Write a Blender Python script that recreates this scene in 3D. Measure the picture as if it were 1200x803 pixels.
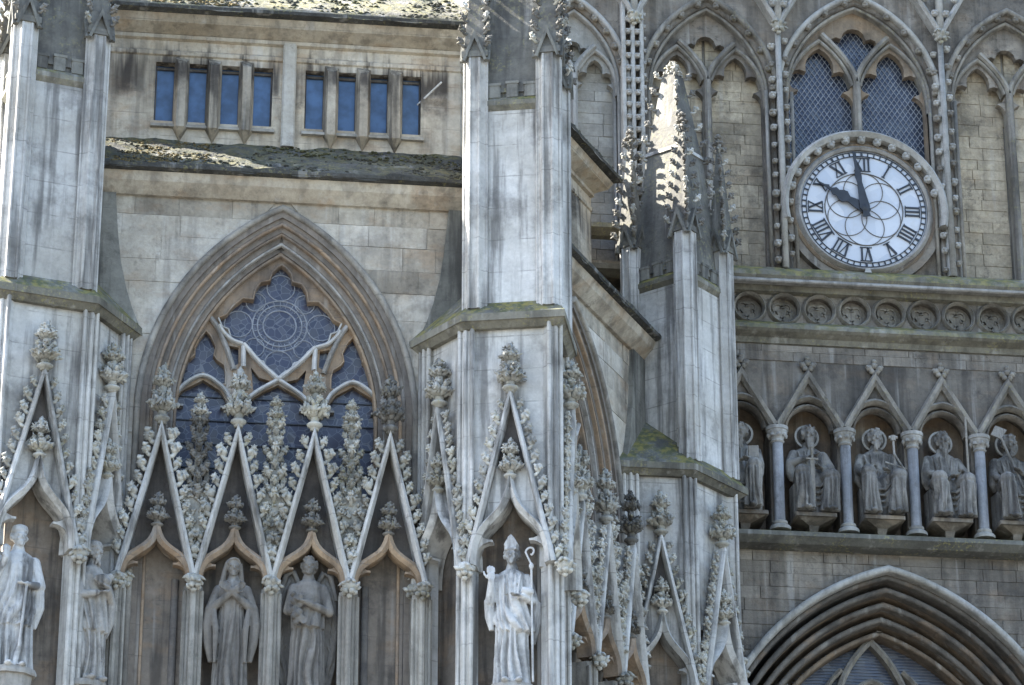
import bpy, bmesh, math, random
from math import sin, cos, pi, sqrt, radians, atan2
from mathutils import Vector, Matrix, noise
from mathutils.geometry import tessellate_polygon

random.seed(7)
for o in list(bpy.data.objects): bpy.data.objects.remove(o)
scene = bpy.context.scene
COL = scene.collection

# ------------------------------------------------------------------ camera
cd = bpy.data.cameras.new('camera'); cam = bpy.data.objects.new('camera', cd); COL.objects.link(cam)
cam.location = (-1.61, -35.19, 1.6)
cam.rotation_euler = (radians(90 + 22.88), 0, radians(-7.15))
cd.sensor_width = 36; cd.lens = 3766 / 1200 * 36; cd.clip_start = .5; cd.clip_end = 3000
scene.camera = cam
# ------------------------------------------------------------------ sky and sun
SUN_EL = 43.0
SUN_DIR = Vector((-cos(radians(16.5)), sin(radians(16.5)), 0)).normalized()          # horizontal direction towards the sun
w = bpy.data.worlds.new('World'); scene.world = w; w.use_nodes = True
nt = w.node_tree; bg = nt.nodes['Background']
sk = nt.nodes.new('ShaderNodeTexSky'); sk.sky_type = 'NISHITA'; sk.sun_disc = False
sk.sun_elevation = radians(SUN_EL); sk.sun_rotation = atan2(SUN_DIR.x, SUN_DIR.y)
sk.air_density = 1.0; sk.dust_density = 1.6; sk.ozone_density = 1.0
nt.links.new(sk.outputs[0], bg.inputs[0]); bg.inputs[1].default_value = 0.07
sd = bpy.data.lights.new('sun', 'SUN'); sun = bpy.data.objects.new('sun', sd); COL.objects.link(sun)
sd.energy = 4.2; sd.angle = radians(.53); sd.color = (1, .95, .86)
sv = Vector((SUN_DIR.x * cos(radians(SUN_EL)), SUN_DIR.y * cos(radians(SUN_EL)), sin(radians(SUN_EL))))
sun.rotation_euler = sv.to_track_quat('Z', 'Y').to_euler(); sun.location = sv * 60
vs = scene.view_settings; vs.view_transform = 'Standard'; vs.look = 'None'; vs.exposure = 3.18; vs.gamma = 1
vs.use_curve_mapping = False

# ------------------------------------------------------------------ materials
M = {}
def nodes(name):
    m = bpy.data.materials.new(name); m.use_nodes = True; M[name] = m
    t = m.node_tree
    return m, t, t.nodes['Principled BSDF']
def L(t, a, b): t.links.new(a, b)
def nd(t, kind, **kw):
    n = t.nodes.new('ShaderNode' + kind)
    for k, v in kw.items(): setattr(n, k, v)
    return n
def math_(t, op, a, b=None, c=None, clamp=False):
    n = nd(t, 'Math', operation=op, use_clamp=clamp)
    for i, v in enumerate((a, b, c)):
        if v is None: continue
        if isinstance(v, (int, float)): n.inputs[i].default_value = v
        else: L(t, v, n.inputs[i])
    return n.outputs[0]
def noise_(t, vec, scale, detail=5, rough=.6, sc=None, loc=(0, 0, 0), dist=0):
    mp = nd(t, 'Mapping'); L(t, vec, mp.inputs[0]); mp.inputs['Scale'].default_value = sc or (1, 1, 1); mp.inputs['Location'].default_value = loc
    n = nd(t, 'TexNoise'); L(t, mp.outputs[0], n.inputs['Vector'])
    n.inputs['Scale'].default_value = scale; n.inputs['Detail'].default_value = detail; n.inputs['Roughness'].default_value = rough; n.inputs['Distortion'].default_value = dist
    return n.outputs[0]
def ramp_(t, v, a, b):
    n = nd(t, 'MapRange', interpolation_type='SMOOTHSTEP'); L(t, v, n.inputs[0])
    n.inputs[1].default_value = a; n.inputs[2].default_value = b
    return n.outputs[0]
def mix_(t, f, a, b, mode='MIX'):
    n = nd(t, 'Mix', data_type='RGBA', blend_type=mode)
    for s, v in ((n.inputs[0], f), (n.inputs[6], a), (n.inputs[7], b)):
        if isinstance(v, (int, float)): s.default_value = v
        elif isinstance(v, tuple): s.default_value = (*v, 1)
        else: L(t, v, s)
    return n.outputs[2]
SOOT = (.028, .026, .025)
def stone(name, c1, c2, soot=.3, streak=.3, joints=0, moss=0, rnd=.1, bump=.35, grain=.5, seed=0, lich=0, warm=0, band=None, pits=.35):
    m, t, bs = nodes(name)
    geo = nd(t, 'NewGeometry'); pos = geo.outputs['Position']; sx = nd(t, 'SeparateXYZ'); L(t, pos, sx.inputs[0])
    z = sx.outputs[2]; lo = (seed * 3.1, seed * 1.7, seed * 2.3)
    n1 = noise_(t, pos, .8, 6, .62, loc=lo); n2 = noise_(t, pos, 17, 7, .72, loc=lo); n3 = noise_(t, pos, 4.3, 5, .65, loc=lo)
    col = mix_(t, ramp_(t, n1, .33, .67), c1, c2)
    if warm:
        nw = noise_(t, pos, 2.1, 4, .6, sc=(1, 1, 1.8), loc=(lo[0] + 9, 4, 2))
        col = mix_(t, math_(t, 'MULTIPLY', ramp_(t, nw, .5, .66), warm), col, (.30, .185, .095))
    g = math_(t, 'MULTIPLY_ADD', n2, grain * 1.4, 1 - grain * .7)
    g3 = math_(t, 'MULTIPLY_ADD', n3, grain * 1.5, 1 - grain * .75)
    oi = nd(t, 'ObjectInfo'); r = math_(t, 'MULTIPLY_ADD', oi.outputs['Random'], 2 * rnd, 1 - rnd)
    g = math_(t, 'MULTIPLY', math_(t, 'MULTIPLY', g, g3), r)
    cc = nd(t, 'CombineColor')
    for i in range(3): L(t, g, cc.inputs[i])
    col = mix_(t, 1.0, col, cc.outputs[0], 'MULTIPLY')
    st = noise_(t, pos, 1.0, 5, .6, sc=(5.5, 5.5, .42), loc=lo)
    col = mix_(t, math_(t, 'MULTIPLY', ramp_(t, st, .47, .64), streak), col, SOOT)
    pit = noise_(t, pos, 8.5, 6, .75, loc=(lo[0] + 31, 5, 2)); area = ramp_(t, noise_(t, pos, 1.3, 4, .6, loc=(lo[0] + 41, 2, 6)), .40, .62)
    col = mix_(t, math_(t, 'MULTIPLY', math_(t, 'MULTIPLY', ramp_(t, pit, .52, .64), area), pits), col, (.05, .045, .04))
    pale = noise_(t, pos, 1.0, 4, .55, sc=(6.5, 6.5, .35), loc=(lo[0] + 21, 3, 8))
    col = mix_(t, math_(t, 'MULTIPLY', ramp_(t, pale, .57, .72), .35), col, (.46, .45, .42))
    so = noise_(t, pos, 1.7, 7, .66, loc=(lo[0] + 5, 7, 1))
    col = mix_(t, math_(t, 'MULTIPLY', ramp_(t, so, .5, .68), soot), col, SOOT)
    if band:      # black water stains with ragged upper ends
        zt = math_(t, 'MULTIPLY_ADD', noise_(t, pos, 1.0, 3, .7, sc=(8, 8, .0), loc=(1, 2, 3)), band[1], band[0])
        up_ = math_(t, 'SUBTRACT', 1.0, ramp_(t, math_(t, 'SUBTRACT', z, zt), -.22, .10))
        dn = ramp_(t, math_(t, 'SUBTRACT', z, math_(t, 'MULTIPLY_ADD', n3, .8, band[2])), -.2, .3)
        wh = ramp_(t, noise_(t, pos, 1.0, 3, .6, sc=(3.2, 3.2, .15), loc=(7, 7, 1)), .35, .53)
        col = mix_(t, math_(t, 'MULTIPLY', math_(t, 'MULTIPLY', up_, dn), math_(t, 'MULTIPLY', wh, .88)), col, (.035, .03, .028))
    if lich:
        ln = noise_(t, pos, 26, 3, .6, loc=(2, lo[0], 5)); lm = noise_(t, pos, 2.6, 4, .6, loc=(12, 1, lo[0]))
        f = math_(t, 'MULTIPLY', ramp_(t, ln, .52, .66), ramp_(t, lm, .45, .62))
        col = mix_(t, math_(t, 'MULTIPLY', f, lich), col, (.36, .33, .13))
    if moss:
        sn = nd(t, 'SeparateXYZ'); L(t, geo.outputs['Normal'], sn.inputs[0])
        mm = noise_(t, pos, 3.2, 6, .7, loc=(3, 9, 4)); mc = noise_(t, pos, 9, 4, .6)
        f = math_(t, 'MULTIPLY', ramp_(t, sn.outputs[2], .05, .5), ramp_(t, mm, .40, .56))
        col = mix_(t, math_(t, 'MULTIPLY', f, moss), col, mix_(t, ramp_(t, mc, .4, .6), (.075, .085, .035), (.22, .19, .05)))
    h = math_(t, 'ADD', n2, math_(t, 'MULTIPLY', n3, 1.5))
    if joints:
        q = math_(t, 'FRACT', math_(t, 'DIVIDE', math_(t, 'ADD', z, math_(t, 'MULTIPLY', n1, .02)), joints))
        j = math_(t, 'LESS_THAN', q, .035)
        col = mix_(t, math_(t, 'MULTIPLY', math_(t, 'MULTIPLY', j, ramp_(t, n3, .4, .6)), .4), col, (.08, .075, .07))
        h = math_(t, 'SUBTRACT', h, math_(t, 'MULTIPLY', j, .4))
    L(t, col, bs.inputs['Base Color'])
    rr = math_(t, 'MULTIPLY_ADD', n3, .2, .76); L(t, rr, bs.inputs['Roughness'])
    bs.inputs['Specular IOR Level'].default_value = .25
    b = nd(t, 'Bump'); b.inputs['Strength'].default_value = bump; b.inputs['Distance'].default_value = .03
    L(t, h, b.inputs['Height']); L(t, b.outputs[0], bs.inputs['Normal'])
    return m
stone('pale_limestone', (.51, .505, .485), (.38, .365, .33), soot=.42, streak=.62, joints=.42, seed=1, pits=.15, grain=.4)
stone('wall_limestone', (.40, .37, .31), (.27, .235, .185), soot=.4, streak=.3, rnd=.2, seed=2, warm=.3)
stone('attic_limestone', (.48, .44, .365), (.35, .30, .225), soot=.25, streak=.35, seed=3, joints=.3, warm=.3, band=(20.02, 1.25, 19.6))
stone('warm_moulding', (.33, .245, .165), (.20, .16, .125), soot=.35, streak=.35, seed=4, warm=.35, joints=.37)
stone('dark_moulding', (.21, .18, .15), (.14, .123, .105), soot=.4, streak=.3, seed=5, joints=.37)
stone('pale_moulding', (.36, .35, .33), (.26, .24, .21), soot=.3, streak=.35, seed=6, joints=.37)
stone('tracery_stone', (.52, .51, .49), (.42, .41, .38), soot=.12, streak=.15, seed=7)
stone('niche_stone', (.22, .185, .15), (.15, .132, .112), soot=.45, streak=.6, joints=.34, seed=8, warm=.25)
stone('carved_limestone', (.50, .49, .45), (.34, .33, .285), soot=.5, streak=.25, lich=.4, seed=9, rnd=.22, bump=.6)
stone('soot_carving', (.22, .21, .19), (.12, .115, .105), soot=.5, streak=.2, lich=.25, seed=10, rnd=.2, bump=.5)
stone('weathering', (.16, .16, .14), (.10, .10, .09), soot=.4, streak=.2, moss=.8, seed=11, lich=.5)
stone('eaves_stone', (.20, .19, .155), (.14, .132, .105), soot=.45, streak=.35, moss=.8, seed=12, lich=.4)
stone('tower_stone', (.235, .21, .175), (.125, .113, .098), soot=.55, streak=.4, seed=13, rnd=.2, warm=.15, joints=.19, bump=.5, pits=.6)
stone('tower_block', (.47, .405, .30), (.33, .28, .205), soot=.5, streak=.3, seed=14, rnd=.13, lich=.15, warm=.15, bump=.7, grain=.7, pits=.5)
stone('pale_block', (.40, .385, .35), (.30, .28, .235), soot=.15, streak=.15, seed=15, rnd=.16)
stone('tower_tracery', (.28, .26, .225), (.17, .157, .135), soot=.45, streak=.4, seed=16, lich=.25, bump=.5)
stone('tower_pale', (.38, .375, .355), (.28, .27, .24), soot=.25, streak=.3, seed=17)
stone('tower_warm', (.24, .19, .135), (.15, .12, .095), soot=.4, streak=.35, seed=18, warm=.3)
stone('column_stone', (.30, .315, .34), (.22, .232, .25), soot=.3, streak=.4, seed=19)
stone('statue_white', (.52, .52, .51), (.42, .415, .40), soot=.45, streak=.75, seed=20, rnd=.02, grain=.45, bump=.5)
stone('statue_grey', (.36, .345, .32), (.26, .25, .23), soot=.5, streak=.8, seed=21, rnd=.05, bump=.5)
stone('statue_brown', (.20, .185, .165), (.14, .13, .115), soot=.4, streak=.5, seed=22, rnd=.05, bump=.5)
stone('statue_dark', (.32, .305, .275), (.15, .143, .13), soot=.7, streak=.7, seed=23, rnd=.1, bump=.5)
stone('roof_slab', (.22, .205, .17), (.13, .125, .11), soot=.45, streak=.1, moss=.45, seed=24, lich=.7, bump=.8, grain=.8)
stone('roof_dark', (.085, .085, .08), (.042, .044, .042), soot=.55, streak=.15, moss=.3, seed=25, lich=.3, bump=1.0, grain=.9)
stone('spire_stone', (.17, .165, .145), (.10, .096, .086), soot=.5, streak=.4, seed=26, joints=.3, lich=.3)
stone('attic_mullion', (.40, .36, .29), (.27, .235, .18), soot=.4, streak=.7, seed=35, band=(19.95, 1.3, 19.75))
stone('low_arch_stone', (.17, .155, .135), (.11, .10, .088), soot=.5, streak=.3, seed=36, warm=.25, joints=.4, bump=.5)
stone('hood_stone', (.34, .32, .28), (.16, .145, .125), soot=.6, streak=.3, seed=37, joints=.4)
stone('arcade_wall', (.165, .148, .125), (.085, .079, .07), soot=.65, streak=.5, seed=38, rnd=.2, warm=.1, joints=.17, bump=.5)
stone('wall_wash', (.50, .475, .425), (.38, .345, .285), soot=.3, streak=.3, rnd=.08, seed=31, warm=.2, bump=.5, pits=.3)
stone('arcade_shaft', (.30, .285, .25), (.21, .195, .17), soot=.4, streak=.5, seed=32)
stone('dark_stone', (.13, .115, .10), (.07, .064, .06), soot=.5, streak=.5, seed=33)  # dark tone for attic frames and gable panels; stands for shade in buttress gables
stone('stained_wall', (.20, .195, .17), (.13, .13, .115), soot=.5, streak=.6, seed=34, joints=.33)
def plain(name, col, rough=.6, metal=0, spec=.5, bumps=0, var=.15, vs_=8):
    m, t, bs = nodes(name)
    geo = nd(t, 'NewGeometry'); n = noise_(t, geo.outputs['Position'], vs_, 5, .6)
    c2 = tuple(x * (1 - 2 * var) for x in col)
    L(t, mix_(t, ramp_(t, n, .35, .65), col, c2), bs.inputs['Base Color'])
    bs.inputs['Roughness'].default_value = rough; bs.inputs['Metallic'].default_value = metal; bs.inputs['Specular IOR Level'].default_value = spec
    if bumps:
        b = nd(t, 'Bump'); b.inputs['Strength'].default_value = bumps; b.inputs['Distance'].default_value = .02; L(t, n, b.inputs['Height']); L(t, b.outputs[0], bs.inputs['Normal'])
    return m
def glass_mat(name, c1, c2, scale, lead, width=.035, rough=.35):
    m, t, bs = nodes(name)
    geo = nd(t, 'NewGeometry'); pos = geo.outputs['Position']
    v = nd(t, 'TexVoronoi', feature='DISTANCE_TO_EDGE'); v.inputs['Scale'].default_value = scale; L(t, pos, v.inputs['Vector'])
    vc = nd(t, 'TexVoronoi', feature='F1'); vc.inputs['Scale'].default_value = scale; L(t, pos, vc.inputs['Vector'])
    sc = nd(t, 'SeparateColor'); L(t, vc.outputs['Color'], sc.inputs[0])
    col = mix_(t, sc.outputs[0], c1, c2)
    n = noise_(t, pos, 3, 5, .6); col = mix_(t, math_(t, 'MULTIPLY', n, .5), col, (.03, .035, .06))
    e = math_(t, 'LESS_THAN', v.outputs[0], width) if lead else None
    if lead: col = mix_(t, e, col, lead)
    L(t, col, bs.inputs['Base Color']); bs.inputs['Roughness'].default_value = rough
    vm = nd(t, 'VectorMath', operation='SUBTRACT'); L(t, vc.outputs['Color'], vm.inputs[0]); vm.inputs[1].default_value = (.5, .5, .5)
    v2 = nd(t, 'VectorMath', operation='SCALE'); L(t, vm.outputs[0], v2.inputs[0]); v2.inputs['Scale'].default_value = .22
    v3 = nd(t, 'VectorMath', operation='ADD'); L(t, geo.outputs['Normal'], v3.inputs[0]); L(t, v2.outputs[0], v3.inputs[1])
    v4 = nd(t, 'VectorMath', operation='NORMALIZE'); L(t, v3.outputs[0], v4.inputs[0]); L(t, v4.outputs[0], bs.inputs['Normal'])
glass_mat('leaded_glass', (.022, .024, .04), (.055, .055, .078), 11, (.10, .105, .125), rough=.3)
glass_mat('lattice_glass', (.02, .028, .05), (.055, .07, .10), 7, None, rough=.2)
glass_mat('dim_glass', (.04, .05, .075), (.07, .08, .10), 9, None)
plain('blue_pane', (.07, .14, .27), .35, var=.22, vs_=4, bumps=.15)
plain('lead_came', (.20, .21, .245), .6)
plain('pale_lead', (.30, .32, .36), .5)
plain('iron_black', (.02, .022, .028), .45, var=.3)
plain('iron_bronze', (.10, .085, .065), .5)
plain('white_metal', (.75, .75, .74), .5)
plain('moss_green', (.085, .085, .035), .95, var=.35, vs_=20)
plain('moss_gold', (.17, .13, .055), .95, var=.35, vs_=20)
plain('moss_grey', (.085, .085, .068), .95, var=.35, vs_=20)
plain('paving', (.10, .10, .095), .9, var=.2, vs_=.7, bumps=.3)
def opal():
    m, t, bs = nodes('opal_glass')
    geo = nd(t, 'NewGeometry'); v = nd(t, 'TexVoronoi'); v.inputs['Scale'].default_value = 3.2; L(t, geo.outputs['Position'], v.inputs['Vector'])
    sc = nd(t, 'SeparateColor'); L(t, v.outputs['Color'], sc.inputs[0]); n = noise_(t, geo.outputs['Position'], 7, 4, .6)
    c = mix_(t, sc.outputs[0], (.54, .555, .58), (.41, .44, .49)); n8 = noise_(t, geo.outputs['Position'], 2.2, 6, .7); c = mix_(t, math_(t, 'MULTIPLY', ramp_(t, n, .5, .75), .35), c, (.42, .41, .39)); c = mix_(t, math_(t, 'MULTIPLY', ramp_(t, n8, .5, .7), .3), c, (.38, .37, .35))
    L(t, c, bs.inputs['Base Color']); bs.inputs['Roughness'].default_value = .3
opal()

# ------------------------------------------------------------------ mesh collector
def _ico(sub):
    bm = bmesh.new(); bmesh.ops.create_icosphere(bm, subdivisions=sub, radius=1)
    v = [tuple(x.co) for x in bm.verts]; f = [tuple(l.index for l in x.verts) for x in bm.faces]; bm.free(); return v, f
ICO1, ICO2 = _ico(1), _ico(2)
class MB:
    def __init__(s): s.v = []; s.f = []
    def add(s, vs, fs):
        b = len(s.v); s.v.extend(vs); s.f.extend(tuple(i + b for i in f) for f in fs)
    def box(s, x0, x1, y0, y1, z0, z1, c=0):
        if c:
            return s.hprism([(x0 + c, y0), (x1 - c, y0), (x1, y0 + c), (x1, y1), (x0, y1), (x0, y0 + c)], z0, z1)
        s.add([(x0, y0, z0), (x1, y0, z0), (x1, y1, z0), (x0, y1, z0), (x0, y0, z1), (x1, y0, z1), (x1, y1, z1), (x0, y1, z1)],
              [(0, 3, 2, 1), (4, 5, 6, 7), (0, 1, 5, 4), (1, 2, 6, 5), (2, 3, 7, 6), (3, 0, 4, 7)])
    def hprism(s, poly, z0, z1, top=None):
        n = len(poly); top = top or poly
        s.add([(x, y, z0) for x, y in poly] + [(x, y, z1) for x, y in top],
              [(i, (i + 1) % n, n + (i + 1) % n, n + i) for i in range(n)] + [tuple(range(n - 1, -1, -1)), tuple(range(n, 2 * n))])
    def plate(s, outer, holes, y0, y1):
        loops = [outer] + list(holes); flat = [p for l in loops for p in l]; n = len(flat)
        tri = tessellate_polygon([[Vector((p[0], p[1], 0)) for p in l] for l in loops])
        vs = [(x, y0, z) for x, z in flat] + [(x, y1, z) for x, z in flat]; fs = []
        for t in tri:
            a, b, c = (Vector((flat[i][0], flat[i][1], 0)) for i in t)
            if (b - a).cross(c - a).z < 0: t = (t[0], t[2], t[1])
            fs.append(tuple(t)); fs.append((t[0] + n, t[2] + n, t[1] + n))
        k = 0
        for l in loops:
            m = len(l)
            for i in range(m):
                a, b = k + i, k + (i + 1) % m; fs.append((a, b, b + n, a + n))
            k += m
        s.add(vs, fs)
    def sweep(s, path, prof, closed=False):
        """profile (n, y): n along the in-plane left-hand normal, y depth; path in x,z"""
        P = [Vector(p) for p in path]; N = len(P); m = len(prof); vs = []
        for i in range(N):
            a = P[i - 1] if (i > 0 or closed) else None; b = P[(i + 1) % N] if (i < N - 1 or closed) else None
            d1 = (P[i] - a).normalized() if a is not None else None; d2 = (b - P[i]).normalized() if b is not None else None
            if d1 is None: d1 = d2
            if d2 is None: d2 = d1
            n1 = Vector((-d1.y, d1.x)); n2 = Vector((-d2.y, d2.x)); nn = (n1 + n2)
            nn = nn.normalized() if nn.length > 1e-6 else n1
            nn = nn / max(.35, nn.dot(n1))
            for q, y in prof: vs.append((P[i].x + nn.x * q, y, P[i].y + nn.y * q))
        fs = []
        for i in range(N if closed else N - 1):
            j = (i + 1) % N
            for k in range(m):
                k2 = (k + 1) % m; fs.append((i * m + k, i * m + k2, j * m + k2, j * m + k))
        if not closed:
            fs.append(tuple(range(m - 1, -1, -1))); fs.append(tuple((N - 1) * m + k for k in range(m)))
        s.add(vs, fs)
    def tube(s, pts, r, n=6, closed=False, r2=None):
        P = [Vector(p) for p in pts]; N = len(P); vs = []; prev = None
        for i in range(N):
            a = P[i - 1] if (i > 0 or closed) else P[i]; b = P[(i + 1) % N] if (i < N - 1 or closed) else P[i]
            d = (b - a).normalized()
            up = prev if prev is not None else (Vector((0, 1, 0)) if abs(d.y) < .9 else Vector((1, 0, 0)))
            u = (up - d * up.dot(d)).normalized(); prev = u; v = d.cross(u)
            rr = r if r2 is None else r + (r2 - r) * i / (N - 1)
            if isinstance(r, (list, tuple)): rr = r[i]
            for k in range(n):
                a_ = 2 * pi * k / n; q = P[i] + u * cos(a_) * rr + v * sin(a_) * rr; vs.append(tuple(q))
        fs = []
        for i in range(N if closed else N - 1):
            j = (i + 1) % N
            for k in range(n):
                k2 = (k + 1) % n; fs.append((i * n + k, i * n + k2, j * n + k2, j * n + k))
        if not closed:
            fs.append(tuple(range(n - 1, -1, -1))); fs.append(tuple((N - 1) * n + k for k in range(n)))
        s.add(vs, fs)
    def lathe(s, prof, cx=0, cy=0, n=16):
        vs = []; m = len(prof)
        for r, z in prof:
            for k in range(n): vs.append((cx + r * cos(2 * pi * k / n), cy + r * sin(2 * pi * k / n), z))
        fs = [(i * n + k, i * n + (k + 1) % n, (i + 1) * n + (k + 1) % n, (i + 1) * n + k) for i in range(m - 1) for k in range(n)]
        fs.append(tuple(range(n - 1, -1, -1))); fs.append(tuple((m - 1) * n + k for k in range(n)))
        s.add(vs, fs)
    def blob(s, c, r, rnd=.0, seed=0, rot=None, ico=None):
        if not isinstance(r, (tuple, list)): r = (r, r, r)
        v0, f0 = ico or ICO2; vs = []
        for p in v0:
            q = Vector(p); k = 1 + rnd * noise.noise(q * 2.2 + Vector((seed * 3.7, seed, 0)))
            q = Vector((q.x * r[0] * k, q.y * r[1] * k, q.z * r[2] * k))
            if rot is not None: q = rot @ q
            vs.append((q.x + c[0], q.y + c[1], q.z + c[2]))
        s.add(vs, f0)
    def lobe(s, c, d, n, ln, wd, th, rnd=.4, seed=0, ico=None):
        d = Vector(d).normalized(); n = Vector(n); n = (n - d * n.dot(d)).normalized(); u = d.cross(n)
        s.blob(c, (wd, th, ln), rnd, seed, Matrix((u, n, d)).transposed(), ico or ICO1)
    def run(s, prof, x0, x1):
        """profile of (y, z) extruded along x"""
        n = len(prof)
        s.add([(x0, y, z) for y, z in prof] + [(x1, y, z) for y, z in prof],
              [(i, (i + 1) % n, n + (i + 1) % n, n + i) for i in range(n)] + [tuple(range(n - 1, -1, -1)), tuple(range(n, 2 * n))])
    def move(s, mat, start=0):
        for i in range(start, len(s.v)): s.v[i] = tuple(mat @ Vector(s.v[i]))
    def mesh(s, name, mat, smooth=False, angle=None):
        me = bpy.data.meshes.new(name); me.from_pydata(s.v, [], s.f)
        bm = bmesh.new(); bm.from_mesh(me); bmesh.ops.recalc_face_normals(bm, faces=bm.faces); bm.to_mesh(me); bm.free()
        me.materials.append(M[mat])
        if smooth:
            me.polygons.foreach_set('use_smooth', [True] * len(me.polygons))
            if angle: me.set_sharp_from_angle(angle=radians(angle))
        return me
    def build(s, name, mat, parent=None, smooth=False, angle=None):
        return put(name, s.mesh(name, mat, smooth, angle), parent)
def put(name, me, parent=None, loc=None, rz=0, scale=None, rot=None):
    o = bpy.data.objects.new(name, me); COL.objects.link(o); o.parent = parent
    if loc is not None: o.location = loc
    if rz: o.rotation_euler = (0, 0, rz)
    if rot is not None: o.rotation_euler = rot
    if scale is not None: o.scale = scale if isinstance(scale, (tuple, list)) else (scale,) * 3
    return o
def tag(o, label, cat, group=None):
    o['label'] = label; o['category'] = cat
    if group: o['group'] = group
    return o
def thing(name, label, cat, loc=(0, 0, 0), rz=0, group=None):
    o = bpy.data.objects.new(name, None); COL.objects.link(o); o.location = loc; o.rotation_euler = (0, 0, rz); o.empty_display_size = .3
    return tag(o, label, cat, group)
def kids(o): return [c for c in bpy.data.objects if c.parent is o]
def copy_tree(o, parent=None):
    c = o.copy(); COL.objects.link(c); c.parent = parent
    for ch in KIDS.get(o.name, []): copy_tree(ch, c)
    return c
KIDS = {}
def index_kids():
    KIDS.clear()
    for o in bpy.data.objects:
        if o.parent: KIDS.setdefault(o.parent.name, []).append(o)

# ------------------------------------------------------------------ curves
def arch(hw, zs, rise, n=14, cx=0, zb=None):
    r = (hw * hw + rise * rise) / (2 * hw); a1 = math.asin(min(1, rise / r)); c = cx + r - hw
    left = [(c - r * cos(a1 * i / n), zs + r * sin(a1 * i / n)) for i in range(n + 1)]
    right = [(2 * cx - x, z) for x, z in reversed(left[:-1])]
    p = left + right
    if zb is not None: p = [(cx - hw, zb)] + p + [(cx + hw, zb)]
    return p
def bez(p0, p1, p2, p3, n):
    out = []
    for i in range(n + 1):
        t = i / n; u = 1 - t
        out.append(tuple(u**3 * a + 3 * u * u * t * b + 3 * u * t * t * c + t**3 * d for a, b, c, d in zip(p0, p1, p2, p3)))
    return out
def ogee(hw, zs, za, n=12, cx=0):
    h = za - zs
    l = bez((-hw, zs), (-hw, zs + .62 * h), (-.10 * hw, zs + .42 * h), (0, za), n)
    return [(cx + x, z) for x, z in l] + [(cx - x, z) for x, z in reversed(l[:-1])]
def arc3(p, q, r, n):
    ax, ay = p; bx, by = q; cx, cy = r
    d = 2 * (ax * (by - cy) + bx * (cy - ay) + cx * (ay - by))
    ux = ((ax * ax + ay * ay) * (by - cy) + (bx * bx + by * by) * (cy - ay) + (cx * cx + cy * cy) * (ay - by)) / d
    uy = ((ax * ax + ay * ay) * (cx - bx) + (bx * bx + by * by) * (ax - cx) + (cx * cx + cy * cy) * (bx - ax)) / d
    R = sqrt((ax - ux)**2 + (ay - uy)**2); a0 = atan2(ay - uy, ax - ux); am = atan2(by - uy, bx - ux); a1 = atan2(cy - uy, cx - ux)
    def nrm(a, s): 
        while a < s: a += 2 * pi
        while a >= s + 2 * pi: a -= 2 * pi
        return a
    m, e = nrm(am, a0), nrm(a1, a0)
    if m > e: e -= 2 * pi
    return [(ux + R * cos(a0 + (e - a0) * i / n), uy + R * sin(a0 + (e - a0) * i / n)) for i in range(n + 1)]
def foil_head(cx, w_, zs, zb, k=1.0):
    """cusped light: counter-clockwise outline, half width w_, springing zs, bottom zb"""
    P = lambda x, z: (x * w_, z * w_ * k)
    l = arc3(P(-1, 0), P(-.92, .28), P(-.68, .46), 4) + arc3(P(-.68, .46), P(-.99, .78), P(-.42, 1.12), 6)[1:] + arc3(P(-.42, 1.12), P(-.40, 1.5), P(0, 1.95), 5)[1:]
    pts = [(cx + x, zs + z) for x, z in l]; right = [(2 * cx - x, z) for x, z in reversed(pts[:-1])]
    return [(cx - w_, zb)] + pts + right + [(cx + w_, zb)]
def cusp_poly(base, tip, s=1, cx=0):
    (x0, z0), (x1, z1) = base; tx, tz = tip; mx = (x0 + tx) / 2
    p = bez((x0, z0), (x0 * .9 + tx * .1, z0 * .5 + tz * .5), (mx, tz), (tx, tz - .012), 6) + bez((tx, tz + .012), (mx, tz), (x1 * .9 + tx * .1, z1 * .5 + tz * .5), (x1, z1), 6)
    p = [(cx + s * x, z) for x, z in p]
    return p if s < 0 else p[::-1]
def circ(cx, cz, r, n=24): return [(cx + r * cos(2 * pi * i / n), cz + r * sin(2 * pi * i / n)) for i in range(n)]
def lobes(cx, cz, r, k, rl, n=7, a0=pi / 2):
    """k-foil outline"""
    out = []
    for j in range(k):
        a = a0 + 2 * pi * j / k; c = (cx + r * cos(a), cz + r * sin(a)); h = pi / 2 + pi / k - .25
        for i in range(n + 1):
            b = a - h + 2 * h * i / n; out.append((c[0] + rl * cos(b), c[1] + rl * sin(b)))
    return out

# ------------------------------------------------------------------ carved foliage (shared meshes)
def clump(b, c, out, R, n, ln, rd, seed=0):
    c = Vector(c); out = Vector(out).normalized()
    for i in range(n):
        while True:
            q = Vector((rd.gauss(0, 1), rd.gauss(0, 1), rd.gauss(0, 1))).normalized()
            if q.dot(out) > -.25: break
        p = c + q * R * rd.uniform(.55, 1.0); k = rd.uniform(.75, 1.3)
        d = (q + Vector((rd.gauss(0, .5), rd.gauss(0, .5), rd.gauss(0, .5)))).normalized()
        w_ = Vector((rd.gauss(0, 1), rd.gauss(0, 1), rd.gauss(0, 1)))
        b.lobe(tuple(p), d, w_, ln * k, ln * .5 * k, ln * .3 * k, .5, seed + i)
def leaf_cluster(seed, n, spread, r, flat=.6):
    b = MB(); rd = random.Random(seed)
    for i in range(n):
        a = 2 * pi * i / n + rd.uniform(-.3, .3)
        b.blob((cos(a) * spread, sin(a) * spread * flat, rd.uniform(-.3, .3) * spread), (r * rd.uniform(.75, 1.15), r * rd.uniform(.7, 1.1), r * rd.uniform(.7, 1.1)), .5, seed + i)
    return b
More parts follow.
